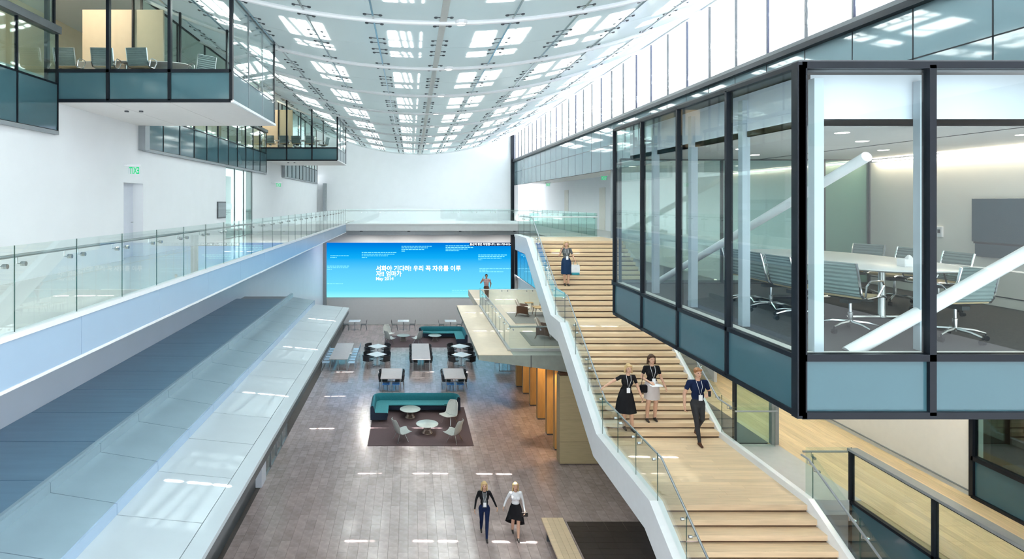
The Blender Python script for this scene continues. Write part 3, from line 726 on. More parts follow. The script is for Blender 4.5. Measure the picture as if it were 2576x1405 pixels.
balustrade('short glass guard closing the grey landing strip', [(8.0, 12.1, LZ), (8.93, 12.1, LZ)], hgt=1.07, rail=0.95, side=1, brackets=True)
# black framed guard in front of the wood floor
bg_ = thing('framed_balustrade', (8.93, 12.1, LZ - 1.4), label='black-framed glass guard with a broad rail edging the wood floor', cat='railing')
us = [12.1 - 1.93 * k for k in range(5)][::-1]
facade(bg_, 'x', 8.93, us, [LZ - 2.4, LZ - 0.02, LZ + 1.0], ['spandrel', 'rail_glass'], names=['spandrel_panel', 'glass_pane'], fw=0.055, fd=0.09)
MB().box(8.86, 9.07, us[0], 12.13, LZ + 1.0, LZ + 1.05).build('top_rail', 'grey_metal', bg_)

# ================================================================== TERRACE
te = thing('terrace', (5.6, 29, -7.0), label='beige mezzanine terrace on a tapering concrete slab below the staircase', cat='terrace')
MB().prism([(2.65, F1), (XR, F1), (XR, -6.78), (6.2, -6.72), (2.65, -6.24)], 'y', 23.5, 34.8).build('slab', 'concrete', te)
for a, b in ((23.5, 27.3), (27.3, 31.1), (31.1, 34.8)): MB().box(2.64, 4.0, a + 0.002, b - 0.002, F1, F1 + 0.015).build('ledge_panel', 'terrace_stone', te)
for i in range(4):
    for j in range(5): MB().box(4.0 + i * 1.16 + 0.002, 4.0 + (i + 1) * 1.16 - 0.002, 24.2 + j * 2.12 + 0.002, 24.2 + (j + 1) * 2.12 - 0.002, F1, F1 + 0.015).build('floor_slab', 'terrace_stone', te)
MB().box(3.9, XR, 34.8, 41.0, F1 - 0.4, F1 + 0.012).build('rear_platform', 'terrace_stone', te)
MB().box(3.9, 4.02, 24.15, 34.5, F1, F1 + 0.10).build('kerb', 'landing_grey', te)
MB().box(4.02, XR, 24.12, 24.24, F1, F1 + 0.10).build('kerb', 'landing_grey', te)
MB().box(4.7, 4.73, 23.49, 23.5, -6.55, F1).build('joint_line', 'dark_metal', te)
balustrade('clear glass guard along the long side of the terrace', [(3.96, 24.2, F1 + 0.1), (3.96, 34.5, F1 + 0.1)], hgt=0.95, rail=0.86, side=-1)
balustrade('clear glass guard across the near end of the terrace', [(3.96, 24.18, F1 + 0.1), (8.3, 24.18, F1 + 0.1)], hgt=0.95, rail=0.86, side=1)
balustrade('clear glass guard across the far end of the terrace', [(3.96, 34.55, F1 + 0.1), (8.3, 34.55, F1 + 0.1)], hgt=0.95, rail=0.88, side=-1, rail_mat='white_metal')
for k, (y, x) in enumerate(((33.5, 5.9), (32.3, 6.05), (30.4, 6.05), (28.5, 6.03), (26.6, 6.04), (24.95, 6.0))):
    lab = ['farthest', 'second farthest', 'third farthest', 'third nearest', 'second nearest', 'nearest'][k]
    o = thing('wood_fin', (x, y, -H), label=lab + ' of the orange-lit wood fins under the terrace', cat='column', group='wood fins under the terrace')
    MB().box(x, x + 0.44, y, y + 0.30, -H + 0.06, -6.74).build('fin_panel', 'wood_fin', o)
    MB().box(x + 0.01, x + 0.43, y + 0.01, y + 0.29, -H, -H + 0.06).build('plinth', 'dark_metal', o)
wb_ = thing('wood_booth', (7.4, 23.9, -H), label='olive wood-clad booth wall standing under the stair and terrace', cat='booth')
for k in range(4):
    z0 = -H + 0.03 + k * 0.87
    MB().box(5.87, 8.9, 23.6, 24.1, z0 + 0.005, min(z0 + 0.865, -6.8)).build('cladding_board', 'wood_box', wb_)
MB().box(5.9, 8.9, 23.7, 24.05, -H, -6.8).build('core', 'wood_dark', wb_)
MB().box(7.2, 7.3, 24.1, 35.0, -H, -6.75).build('wall_booth_back', 'wood_fin', **S, label='warm wood wall behind the fins')
for k, yy in enumerate((24.6, 27.5, 30.5)):
    o = thing('recessed_downlight', (6.75, yy, -6.8), label=['nearest', 'middle', 'farthest'][k] + ' warm downlight under the terrace behind the wood fins', cat='light', group='downlights under the terrace')
    MB().lathe([(0.10, -0.02), (0.13, 0.0), (0.13, 0.05)], 14, (6.75, yy, -6.8)).build('trim_ring', 'white_metal', o)
    MB().lathe([(0.09, -0.022), (0.095, -0.02)], 14, (6.75, yy, -6.8)).build('lens', 'warm_lamp', o)
    l = bpy.data.lights.new('downlight_beam', 'SPOT'); lo = bpy.data.objects.new('downlight_beam', l); COL.objects.link(lo); lo.location = (6.75, yy, H - 6.86); l.energy = 160; l.color = (1, 0.72, 0.4); l.spot_size = 2.4; l.shadow_soft_size = 0.1

# ================================================================== MEETING PODS
def ext_lamp(x, y, z, e, c=(1, 0.85, 0.65), r=0.12):
    l = bpy.data.lights.new('room_lamp', 'POINT'); lo = bpy.data.objects.new('room_lamp', l); COL.objects.link(lo); lo.location = (x, y, z + H); l.energy = e; l.color = c; l.shadow_soft_size = r
# left hanging rooms
def left_pod(y0, label, dense):
    y1 = y0 + 4.1
    o = thing('hanging_room', (-6, y0 + 2, 2.21), label=label, cat='meeting room')
    t_ = lambda u: zc(u) - 0.02
    facade(o, 'y', y0, [-4.0 - 1.366 * k for k in range(4)][::-1], [2.24, 2.90, 6.0], ['spandrel', 'pod_glass'], names=['spandrel_panel', 'glass_pane'], fw=0.07, fd=0.10, top=t_)
    facade(o, 'x', -4.0, frange(y0, y1, 1.366), [2.24, 2.90, zc(-4) - 0.02], ['bulkhead_glass', 'pod_glass'], names=['spandrel_panel', 'glass_pane'], fw=0.022, fd=0.05, fmat='grey_metal', ends=False)
    facade(o, 'y', y1, [-4.0 - 1.366 * k for k in range(4)][::-1], [2.24, 2.90, 6.0], ['spandrel', 'pod_glass'], names=['spandrel_panel', 'glass_pane'], fw=0.05, fd=0.08, top=t_)
    MB().box(-8.2, -4.06, y0 + 0.06, y1 - 0.06, 2.30, 2.80).build('floor_deck', 'carpet', o)
    for k in range(3):
        x0 = -8.1 + k * 1.366
        MB().box(x0 + 0.008, x0 + 1.358, y0 + 0.02, y1 - 0.02, 2.20, 2.26).build('soffit_panel', 'soffit_white', o)
    MB().box(-4.0, -3.94, y0 - 0.04, y1, 2.20, 2.26).build('edge_trim', 'white_metal', o)
    for k in range(2): MB().lathe([(0.05, -0.03), (0.05, 0.0)], 10, (-6.9 + k * 0.35, y0 + 1.2, 2.20)).build('soffit_spot', 'dark_metal', o)
    MB().box(-9.6, -7.25, y1 + 0.05, y1 + 0.15, 2.8, 5.6).build('rear_partition', 'peach_wall', o)
    return o
left_pod(13.25, 'near glass room hanging high on the left with black frames and pink-white underside', 1)
left_pod(32.2, 'far glass room hanging high on the left before the end wall', 0)
ext_lamp(-9.2, 15.6, 6.1, 90); ext_lamp(-9.2, 34.6, 6.1, 90)
# right room
rp = thing('glass_meeting_room', (6.5, 9, -2.2), label='large glass meeting room with heavy black frames jutting out on the right', cat='meeting room')
PX0, PY0, PY1 = 4.0, 6.15, 11.72
us_y = [1500 * PX0 / o for o in (975, 798, 673, 582, 512)]
facade(rp, 'x', PX0, us_y, [-2.19, F2 + 0.0, 1.40], ['spandrel', 'pod_glass'], names=['spandrel_panel', 'glass_pane'], fw=0.05, fd=0.08)
us_x = [PX0, PX0 + 1.34, PX0 + 2.68, PX0 + 4.02, PX0 + 5.3]
facade(rp, 'y', PY0, us_x, [-2.19, F2 + 0.0, 1.40], ['spandrel', 'pod_glass'], names=['spandrel_panel', 'glass_pane'], fw=0.07, fd=0.10)
MB().box(PX0 - 0.05, PX0 + 0.05, PY0 - 0.05, PY0 + 0.05, -2.22, 1.43).build('corner_post', 'black_metal', rp)
MB().box(PX0, 9.3, PY0, PY1, 1.40, 1.46).build('roof_sheet', 'dark_metal', rp)
MB().box(PX0 + 0.03, 9.3, PY0 + 0.06, PY1, -2.2, -2.16).build('soffit', 'soffit_white', rp)
MB().box(PX0 + 0.1, 9.0, PY0 + 0.1, PY1 + 0.5, F2 - 0.1, F2 - 0.005).build('carpet_floor', 'carpet', rp)
MB().box(PX0 + 0.05, 9.3, PY0 + 0.05, PY0 + 0.16, F2, F2 + 0.02).box(PX0 + 0.05, PX0 + 0.16, PY0 + 0.05, PY1, F2, F2 + 0.02).build('sill_board', 'cream_wall', rp)
MB().box(PX0 + 0.30, 9.0, PY0 + 0.35, PY1, 0.83, 0.90).build('room_ceiling', 'soffit_white', rp)
MB().box(PX0 + 0.30, 9.0, PY0 + 0.35, PY0 + 0.40, 0.83, 1.38).box(PX0 + 0.30, PX0 + 0.35, PY0 + 0.35, PY1, 0.83, 1.38).build('ceiling_upstand', 'wall_pale', rp)
MB().box(9.0, 9.2, PY0 - 2, PY1 + 0.4, F2, 0.76).build('room_wall', 'cream_wall', rp)
MB().box(8.99, 9.0, PY0, PY1, F2 + 0.14, F2 + 0.155).build('skirting_line', 'dark_metal', rp)
MB().box(8.90, 9.0, PY0 + 0.5, PY1 - 0.2, 0.772, 0.80).build('cove_light', 'cove_lamp', rp)
MB().box(6.8, 6.82, 6.6, PY1, 0.824, 0.83).build('ceiling_slot', 'dark_metal', rp)
for i, (x_, y_) in enumerate(((5.2, 7.2), (5.2, 9.4), (6.2, 8.2), (7.6, 7.4), (7.6, 9.6), (6.1, 10.6))):
    MB().lathe([(0.07, -0.004), (0.08, 0.0)], 14, (x_, y_, 0.83)).build('room_downlight', 'white_lamp', rp)
for k, u in enumerate(us_y[:-1]):
    MB().box(PX0 + 0.24, PX0 + 0.34, u + 0.12, u + 0.22, F2, 1.3).build('column', 'column_pale', rp)
MB().box(PX0 + 1.46, PX0 + 1.55, PY0 + 0.25, PY0 + 0.34, F2, 1.3).build('column', 'column_pale', rp)
MB().tube([(4.72, 6.45, -1.64), (6.72, 6.45, -0.52), (8.9, 6.45, 0.70)], 0.075, 14).build('diagonal_brace', 'white_metal', rp, smooth=True)
MB().tube([(4.75, 11.6, -1.58), (4.75, 6.22, 0.47)], 0.055, 14).build('diagonal_brace', 'white_metal', rp, smooth=True)
# end partition of the room
facade(rp, 'y', PY1, [4.1, 6.1, 8.1, 9.0], [F2, 0.83], ['green_glass'], fw=0.04, fd=0.06, fmat='dark_metal')
MB().box(8.0, 9.0, PY1 + 0.06, PY1 + 0.1, F2, 0.83).build('frosted_panel', 'green_partition', rp)
tv = thing('wall_display', (8.95, 8.2, -0.7), label='dark blue-grey flat screen on the wall of the glass meeting room', cat='screen')
MB().cbox(8.91, 8.985, 7.2, 9.49, -0.63, 0.055, 0.008).build('screen', 'tv_screen', tv)
MB().box(8.93, 8.985, 7.2, 9.45, -0.86, -0.66).build('lower_panel', 'tv_screen', tv)
MB().box(8.925, 8.985, 7.2, 9.47, -0.66, -0.63).build('divider_bar', 'black_metal', tv)
th_ = thing('wall_thermostat', (8.98, 10.15, -0.55), label='small white wall control beside the flat screen', cat='control')
MB().cbox(8.965, 9.0, 10.08, 10.2, -0.60, -0.42, 0.006).build('plate', 'paper', th_)
MB().box(8.960, 8.966, 10.11, 10.16, -0.53, -0.47).build('button', 'black_metal', th_)

# warm downlights under the corridor slab, over the wood floor
for k, yy in enumerate((8.6, 12.4, 16.2, 20.0)):
    o = thing('corridor_downlight', (10.3, yy, -2.22), label=['nearest', 'second', 'third', 'farthest'][k] + ' warm downlight in the soffit over the wood floor', cat='light', group='downlights over the wood floor')
    MB().lathe([(0.11, -0.01), (0.13, 0.0), (0.13, 0.02)], 14, (10.3, yy, -2.22)).build('trim_ring', 'white_metal', o)
    MB().lathe([(0.09, -0.015), (0.095, -0.012)], 14, (10.3, yy, -2.22)).build('lens', 'warm_lamp', o)
    l = bpy.data.lights.new('downlight_beam', 'SPOT'); lo = bpy.data.objects.new('downlight_beam', l); COL.objects.link(lo); lo.location = (10.3, yy, H - 2.27); l.energy = 130; l.color = (1, 0.88, 0.68); l.spot_size = 2.6; l.spot_blend = 0.6; l.shadow_soft_size = 0.1
# ================================================================== SIGNS AND WALL PANEL
def exit_sign(x, y, z, label, mirror, sc=1.0):
    o = thing('exit_sign', (x, y, z), label=label, cat='sign', group='green exit signs')
    MB().box(x - 0.20 * sc, x + 0.20 * sc, y - 0.03, y + 0.03, z + 0.17 * sc, z + 0.22 * sc).build('mount', 'white_metal', o)
    MB().box(x - 0.17 * sc, x + 0.17 * sc, y - 0.006, y + 0.006, z - 0.04 * sc, z + 0.17 * sc).build('glass_plate', 'clear_glass', o)
    if mirror: MB().box(XL - 0.01, x - 0.2 * sc, y - 0.02, y + 0.02, z + 0.185 * sc, z + 0.215 * sc).build('wall_arm', 'white_metal', o)
    else: MB().tube([(x, y, z + 0.22 * sc), (x, y, 1.43)], 0.015, 6).build('hanger', 'white_metal', o)
    lettering('EXIT', 0, 0, 0.26 * sc, 'exit_green', o, width=0.27 * sc, bold=0.004, loc=(x + (0.135 if mirror else -0.135) * sc, y - 0.012, z - 0.03 * sc), mirror=mirror)
exit_sign(-7.62, 16.4, 0.80, 'mirrored green exit sign above the lavender door on the left', True)
exit_sign(-7.5, 33.6, 0.88, 'small green exit sign far down the left gallery', True)
exit_sign(9.4, 41.0, 1.10, 'small green exit sign at the far end of the right corridor', False)
exit_sign(9.6, 29.7, 1.12, 'green exit sign over the right corridor by the stair head', False)
gp = thing('wall_panel', (XL + 0.02, 24.6, -0.7), label='grey display panel on the left gallery wall', cat='panel')
MB().cbox(XL, XL + 0.05, 24.2, 25.25, -0.68, 0.0, 0.01).build('frame', 'dark_metal', gp)
MB().box(XL + 0.05, XL + 0.056, 24.25, 25.2, -0.63, -0.05).build('panel_face', 'grey_metal', gp)
# ================================================================== FURNITURE (local coordinates, front towards -Y)
def conference_chair(seatmat='mesh_green'):
    o = thing('office_chair', (0, 0, 0), cat='chair')
    ctrl = [(-0.25, 0.445), (-0.20, 0.462), (-0.05, 0.452), (0.10, 0.44), (0.17, 0.455), (0.205, 0.51), (0.225, 0.60), (0.245, 0.70), (0.27, 0.80), (0.29, 0.87)]
    pts = []
    for i in range(len(ctrl) - 1):
        for k in range(4):
            t = k / 4; pts.append((ctrl[i][0] * (1 - t) + ctrl[i + 1][0] * t, ctrl[i][1] * (1 - t) + ctrl[i + 1][1] * t))
    pts.append(ctrl[-1])
    for nm, lo, hi, mm in (('seat', 0, 17, 'seat_tan' if seatmat == 'mesh_green' else seatmat), ('backrest', 17, 37, seatmat)):
        rows = []
        for i in range(lo, min(hi, len(pts))):
            b = 0.006 if i % 2 else -0.004
            y, z = pts[i]; rows.append([(x_, y - b * (1 if i > 16 else 0), z + b * (1 if i <= 16 else 0)) for x_ in (-0.235, -0.12, 0, 0.12, 0.235)])
        part(nm, MB().sheet(rows, 0.014), mm, o)
    for s in (-1, 1):
        part('side_frame', MB().tube([(s * 0.25, y, z) for y, z in ctrl], 0.014, 6), 'chrome', o, smooth=True)
        part('armrest', MB().tube([(s * 0.255, 0.14, 0.46), (s * 0.285, 0.16, 0.60), (s * 0.29, 0.10, 0.655), (s * 0.29, -0.12, 0.655), (s * 0.285, -0.16, 0.60), (s * 0.255, -0.10, 0.46)], 0.012, 6), 'chrome', o, smooth=True)
    part('spreader', MB().box(-0.25, 0.25, -0.02, 0.03, 0.405, 0.425).box(-0.05, 0.05, -0.12, 0.12, 0.36, 0.405), 'mesh_dark', o)
    part('stem', MB().lathe([(0.028, 0.10), (0.028, 0.24), (0.018, 0.245), (0.018, 0.37)], 10), 'chrome', o, smooth=True)
    lm = MB().tube([(0, 0.02, 0.125), (0, 0.18, 0.115), (0, 0.30, 0.085)], [0.022, 0.017, 0.012], 6).mesh('base_leg', 'chrome', smooth=True)
    cm_ = MB().tube([(-0.022, 0.30, 0.03), (0.022, 0.30, 0.03)], 0.03, 10).tube([(0, 0.30, 0.05), (0, 0.30, 0.085)], 0.008, 6).mesh('caster', 'black_metal')
    for k in range(5):
        a = 2 * PI * k / 5
        l = link(lm, 'base_leg', o, (0, 0, 0), (0, 0, a)); link(cm_, 'caster', l)
    return o
cc = conference_chair()
G = 'office chairs around the table of the large glass room'
for x, y, rz, lab in ((5.41, 7.35, 1.95, 'silver-framed ribbed office chair seen from behind, left of the white brace'), (6.32, 6.93, 3.25, 'ribbed office chair partly hidden behind the white diagonal brace'),
                      (5.24, 8.1, 1.65, 'nearest of three office chairs in a row along the long glass side'), (5.25, 8.7, 1.55, 'middle of three office chairs in a row along the long glass side'), (5.27, 9.3, 1.6, 'farthest of three office chairs in a row along the long glass side'),
                      (7.6, 10.15, -1.2, 'office chair behind the oval table at its far end'), (7.62, 9.4, -1.5, 'office chair behind the oval table, middle of the far side'), (7.6, 8.6, -1.6, 'office chair behind the oval table near the wall control')):
    put(cc, (x, y, F2), rz, lab, G)
cu_ = conference_chair('mesh_green')
G = 'office chairs in the near hanging room'
for k, (x, y, rz) in enumerate(((-8.3, 14.5, PI), (-7.42, 14.5, PI + 0.1), (-6.55, 14.5, PI - 0.05), (-5.35, 15.2, -2.3), (-7.4, 16.6, 0.0), (-6.5, 16.6, 0.1))):
    put(cu_, (x, y, 2.80), rz, ['leftmost office chair seen from behind in the near hanging room', 'second office chair seen from behind in the near hanging room', 'third office chair seen from behind in the near hanging room', 'office chair standing apart at the table end in the near hanging room', 'office chair across the table in the near hanging room, left one', 'office chair across the table in the near hanging room, right one'][k], G)
G = 'office chairs in the far hanging room'
for k, (x, y, rz) in enumerate(((-7.9, 33.4, PI), (-7.1, 33.4, PI), (-6.4, 33.5, PI - 0.2), (-5.7, 33.5, PI + 0.1), (-5.05, 34.2, -1.8))):
    put(cu_, (x, y, 2.80), rz, ['leftmost', 'second', 'third', 'fourth', 'rightmost'][k] + ' office chair in the far hanging room', G)
def oval_table(loc, a, b, label, topm='white_top'):
    o = thing('conference_table', loc, label=label, cat='table')
    n = 36
    def ring(k, z): return [((a - k) * math.copysign(abs(math.cos(t)) ** 0.75, math.cos(t)), (b - k) * math.copysign(abs(math.sin(t)) ** 0.75, math.sin(t)), z) for t in [2 * PI * i / n for i in range(n)]]
    part('tabletop', MB().loft([ring(0.05, 0.715), ring(0.0, 0.735), ring(0.0, 0.745), ring(0.006, 0.75)]), topm, o, smooth=True)
    for s in (-1, 1):
        part('leg', MB().lathe([(0.055, 0.03), (0.045, 0.06), (0.04, 0.70), (0.14, 0.715)], 14, (0, s * b * 0.5, 0)), 'steel', o, smooth=True)
        part('foot', MB().tube([(-a * 0.5, s * b * 0.5, 0.03), (a * 0.5, s * b * 0.5, 0.03)], 0.03, 8), 'chrome', o, smooth=True)
    return o
oval_table((6.42, 9.0, F2), 0.98, 1.72, 'long oval white conference table in the large glass room')
oval_table((-7.3, 15.55, 2.8), 1.55, 0.55, 'white table in the near hanging room')
oval_table((-6.6, 34.6, 2.8), 1.4, 0.5, 'white table in the far hanging room')
bx_ = thing('tissue_box', (6.55, 7.85, F2 + 0.75), label='small white box standing on the oval conference table', cat='box')
part('carton', MB().cbox(-0.11, 0.11, -0.07, 0.07, 0, 0.10, 0.006), 'paper', bx_); part('tissue', MB().lathe([(0.05, 0.10), (0.03, 0.13), (0.012, 0.15)], 8), 'paper', bx_)

# ---- lounge rugs
def rug(label, x0, x1, y0, y1, z, m):
    o = MB().cbox(x0, x1, y0, y1, z + 0.001, z + 0.014, 0.005).build('rug', m, label=label, cat='rug'); return o
rug('dark plum rug under the near teal sofa', -1.88, 2.66, 25.4, 30.2, -H, 'rug_plum')
rug('dark plum rug under the far teal sofa', -2.0, 3.75, 42.6, 46.2, -H, 'rug_plum')
rug('grey rug under the farther terrace armchair', 5.15, 8.2, 29.6, 32.6, F1 + 0.015, 'rug_grey')
rug('grey rug under the nearer terrace armchair', 5.0, 8.2, 25.0, 27.6, F1 + 0.015, 'rug_grey')
# ---- teal sofas
def sofa(label, path, loc):
    o = thing('curved_sofa', loc, label=label, cat='sofa')
    P = [Vector((p[0], p[1], 0)) for p in path]; W = max(p[0] for p in path) * 2
    Nn = []
    for i in range(len(P)):
        a = P[max(i - 1, 0)]; b = P[min(i + 1, len(P) - 1)]; t = (b - a).normalized(); Nn.append(Vector((t.y, -t.x, 0)))
    def sweep(sec, name, m):
        rings = []
        for p, n in zip(P, Nn):
            rg = []
            for u, z in sec:
                q = p + n * u
                if u > 0.45: q = Vector((min(max(q.x, -W / 2 + u), W / 2 - u), min(q.y, -u), 0))
                rg.append((q.x, q.y, z))
            rings.append(rg)
        return part(name, MB().loft(rings), m, o, smooth=True)
    sweep([(0.0, 0.14), (0.03, 0.14), (0.03, 0.74), (0.0, 0.70)], 'outer_shell', 'navy')
    sweep([(0.03, 0.30), (0.20, 0.30), (0.19, 0.60), (0.15, 0.75), (0.11, 0.78), (0.06, 0.77), (0.03, 0.74)], 'backrest', 'teal_back')
    sweep([(0.03, 0.12), (0.74, 0.14), (0.79, 0.36), (0.20, 0.37), (0.03, 0.37)], 'base', 'navy')
    sweep([(0.18, 0.37), (0.80, 0.37), (0.83, 0.40), (0.82, 0.43), (0.78, 0.445), (0.18, 0.44)], 'seat_cushion', 'teal_seat')
    for i, s in ((0, -1), (len(P) - 1, 1)):
        t = (P[1] - P[0]).normalized() if i == 0 else (P[-1] - P[-2]).normalized()
        pr = [(0.0, 0.12), (0.78, 0.12), (0.83, 0.36), (0.82, 0.44), (0.22, 0.45), (0.18, 0.62), (0.12, 0.78), (0.05, 0.76), (0.0, 0.70)]
        part('end_panel', MB().loft([[tuple(P[i] + Nn[i] * u + t * (s * k_) + Vector((0, 0, z))) for u, z in pr] for k_ in (0.0, 0.03)]), 'navy', o)
    for i in (0, len(P) // 3, 2 * len(P) // 3, len(P) - 1):
        q = P[i] + Nn[i] * 0.4
        t = (P[min(i + 1, len(P) - 1)] - P[max(i - 1, 0)]).normalized() * (0.12 if i == 0 else (-0.12 if i == len(P) - 1 else 0))
        part('leg', MB().lathe([(0.02, 0.0), (0.02, 0.16)], 8, (q.x + t.x, q.y + t.y, 0)), 'steel', o)
    return o
def upath(w, dl_, dr, r=0.45):
    p = [(-w / 2, -dl_), (-w / 2, -dl_ * 0.5 - r * 0.5), (-w / 2, -r)]
    p += [(-w / 2 + r - r * math.cos(a), -r + r * math.sin(a)) for a in [PI / 2 * k / 6 for k in range(1, 7)]]
    p += [(-w / 4, 0), (0, 0), (w / 4, 0)]
    p += [(w / 2 - r + r * math.sin(a), -r + r * math.cos(a)) for a in [PI / 2 * k / 6 for k in range(0, 7)]]
    p += [(w / 2, -dr * 0.5 - r * 0.5), (w / 2, -dr)]
    return p
sofa('near teal sofa curving round three sides of the lounge rug', upath(4.35, 2.0, 0.72), (0.24, 30.1, -H + 0.014))
sofa('far teal sofa with its long arm on the right side', upath(3.5, 0.6, 2.9), (2.32, 46.1, -H + 0.014))
# ---- coffee tables with flared wire bases
def coffee():
    o = thing('coffee_table', (0, 0, 0), cat='table')
    part('tabletop', MB().lathe([(0.46, 0.385), (0.50, 0.40), (0.50, 0.408), (0.49, 0.412)], 32), 'marble', o, smooth=True)
    mb = MB()
    for k in range(30):
        a = 2 * PI * k / 30
        mb.tube([(r * math.cos(a), r * math.sin(a), z) for r, z in ((0.235, 0.0), (0.19, 0.06), (0.15, 0.16), (0.155, 0.25), (0.20, 0.33), (0.28, 0.385))], 0.008, 4)
    part('wire_base', mb, 'bronze', o)
    part('base_ring', MB().tube([(0.235 * math.cos(2 * PI * k / 24), 0.235 * math.sin(2 * PI * k / 24), 0.012) for k in range(24)], 0.012, 5, closed=True), 'bronze', o)
    return o
cf = coffee(); zf = -H + 0.014
for x, y, lab in ((-0.06, 28.75, 'round marble coffee table before the near teal sofa'), (0.71, 26.85, 'round wire-base coffee table between the two nearest shell chairs'),
                  (-0.6, 44.6, 'round coffee table between the far white shell chairs'), (1.75, 44.6, 'round coffee table before the far teal sofa')):
    put(cf, (x, y, zf), 0, lab)
# ---- shell lounge chairs
def shell_chair(m):
    o = thing('lounge_chair', (0, 0, 0), cat='chair')
    prof = [(-0.36, 0.40, 0.30), (-0.28, 0.405, 0.34), (-0.10, 0.36, 0.36), (0.08, 0.33, 0.36), (0.19, 0.38, 0.35), (0.26, 0.52, 0.34), (0.32, 0.68, 0.33), (0.38, 0.84, 0.30), (0.42, 0.95, 0.25), (0.44, 1.0, 0.18)]
    rows = []
    for y, z, w_ in prof:
        k = max(0, min(1, (z - 0.3) / 0.4))
        rows.append([(w_ * u, y - 0.10 * u * u * k * 1.2, z + 0.07 * u * u * (1 - k)) for u in (-1, -0.7, -0.35, 0, 0.35, 0.7, 1)])
    part('shell', MB().sheet(rows, 0.02), m, o, smooth=True)
    part('seam', MB().tube([(x_ * 0.34, 0.12, 0.365 + 0.05 * x_ * x_) for x_ in (-1, -0.5, 0, 0.5, 1)], 0.006, 4), 'grey_metal', o)
    for sx, sy in ((-1, -1), (1, -1), (-1, 1), (1, 1)):
        part('leg', MB().tube([(sx * 0.16, sy * 0.12 + 0.02, 0.34), (sx * 0.27, sy * 0.25 + 0.02, 0.0)], 0.011, 6), 'chrome', o)
    return o
sw, sg = shell_chair('shell_white'), shell_chair('shell_grey')
G = 'shell lounge chairs by the teal sofas'
put(sg, (-0.45, 25.95, zf), 2.0, 'grey shell lounge chair at the front left of the near rug', G)
put(sw, (1.78, 28.0, zf), -0.75, 'white shell lounge chair beside the short arm of the near sofa', G)
put(sg, (1.85, 25.85, zf), 4.15, 'grey shell lounge chair at the front right of the near rug', G)
put(sw, (-1.75, 45.3, zf), 0.6, 'white high-backed shell chair on the far rug, left', G)
put(sg, (-1.6, 43.6, zf), 2.2, 'grey shell chair at the front left of the far rug', G)
put(sg, (0.45, 43.7, zf), 4.1, 'grey shell chair before the far sofa', G)
# ---- tables of the lobby
def rect_table(w_, l, topm='pale_top'):
    o = thing('lobby_table', (0, 0, 0), cat='table')
    part('tabletop', MB().cbox(-w_ / 2, w_ / 2, -l / 2, l / 2, 0.70, 0.74, 0.006), topm, o)
    for sy in (-1, 1):
        for sx in (-1, 1):
            part('leg', MB().box(sx * (w_ / 2 - 0.07) - 0.02, sx * (w_ / 2 - 0.07) + 0.02, sy * (l / 2 - 0.06) - 0.02, sy * (l / 2 - 0.06) + 0.02, 0.0, 0.70), 'grey_metal', o)
        part('end_frame', MB().box(-w_ / 2 + 0.07, w_ / 2 - 0.07, sy * (l / 2 - 0.06) - 0.015, sy * (l / 2 - 0.06) + 0.015, 0.0, 0.03).box(-0.015, 0.015, sy * (l / 2 - 0.06) - 0.015, sy * (l / 2 - 0.06) + 0.015, 0.03, 0.70), 'grey_metal', o)
    return o
def simple_chair(m, legm='steel', wire=False):
    o = thing('wire_chair' if wire else 'side_chair', (0, 0, 0), cat='chair')
    if wire:
        mb = MB()
        for i in range(7): mb.tube([(-0.22 + i * 0.0733, -0.22, 0.45), (-0.22 + i * 0.0733, 0.2, 0.43), (-0.22 + i * 0.0733, 0.26, 0.80)], 0.008, 4)
        part('wire_shell', mb, m, o)
        part('back_rim', MB().tube([(-0.22, 0.2, 0.43), (-0.24, 0.26, 0.80), (0.24, 0.26, 0.80), (0.22, 0.2, 0.43)], 0.012, 5), m, o)
        part('seat_pad', MB().cbox(-0.22, 0.22, -0.22, 0.2, 0.44, 0.47, 0.01), m, o)
    else:
        part('seat', MB().cbox(-0.24, 0.24, -0.25, 0.23, 0.42, 0.47, 0.015), m, o)
        rows = [[(x_, 0.24 - 0.10 * (abs(x_) / 0.29) ** 2 + (z - 0.45) * 0.12, z) for x_ in (-0.29, -0.15, 0, 0.15, 0.29)] for z in (0.46, 0.56, 0.68, 0.79)]
        part('backrest', MB().sheet(rows, 0.03), m, o, smooth=True)
    for sx, sy in ((-1, -1), (1, -1), (-1, 1), (1, 1)):
        part('leg', MB().tube([(sx * 0.19, sy * 0.18, 0.44), (sx * 0.24, sy * 0.24, 0.0)], 0.011, 5), legm, o)
    return o
bc = simple_chair('black_seat'); wc_ = simple_chair('wire_pale', 'wire_pale', True); ft = simple_chair('dark_metal', 'dark_metal', True)
t_sq = rect_table(1.15, 2.0); t_lg = rect_table(1.15, 4.1); zg = -H
G = 'long pale tables in the lobby'
put(t_sq, (-1.12, 33.6, zg), 0, 'near left pale lobby table with two blue stools', G)
put(t_sq, (2.4, 33.6, zg), 0, 'near right pale lobby table with two blue stools', G)
put(t_lg, (0.6, 38.6, zg), 0, 'long pale table in the middle of the lobby', G)
put(t_lg, (-4.5, 38.7, zg), 0, 'long pale table on the left edge of the lobby with pale wire chairs', G)
put(t_sq, (5.9, 37.6, zg), 0, 'pale table half hidden behind the terrace slab', G)
def stool():
    o = thing('blue_stool', (0, 0, 0), cat='stool')
    part('seat', MB().cbox(-0.2, 0.2, -0.2, 0.2, 0.40, 0.45, 0.012), 'blue_seat', o)
    for sx, sy in ((-1, -1), (1, -1), (-1, 1), (1, 1)): part('leg', MB().tube([(sx * 0.16, sy * 0.16, 0.40), (sx * 0.19, sy * 0.19, 0)], 0.011, 5), 'steel', o)
    return o
bs = stool()
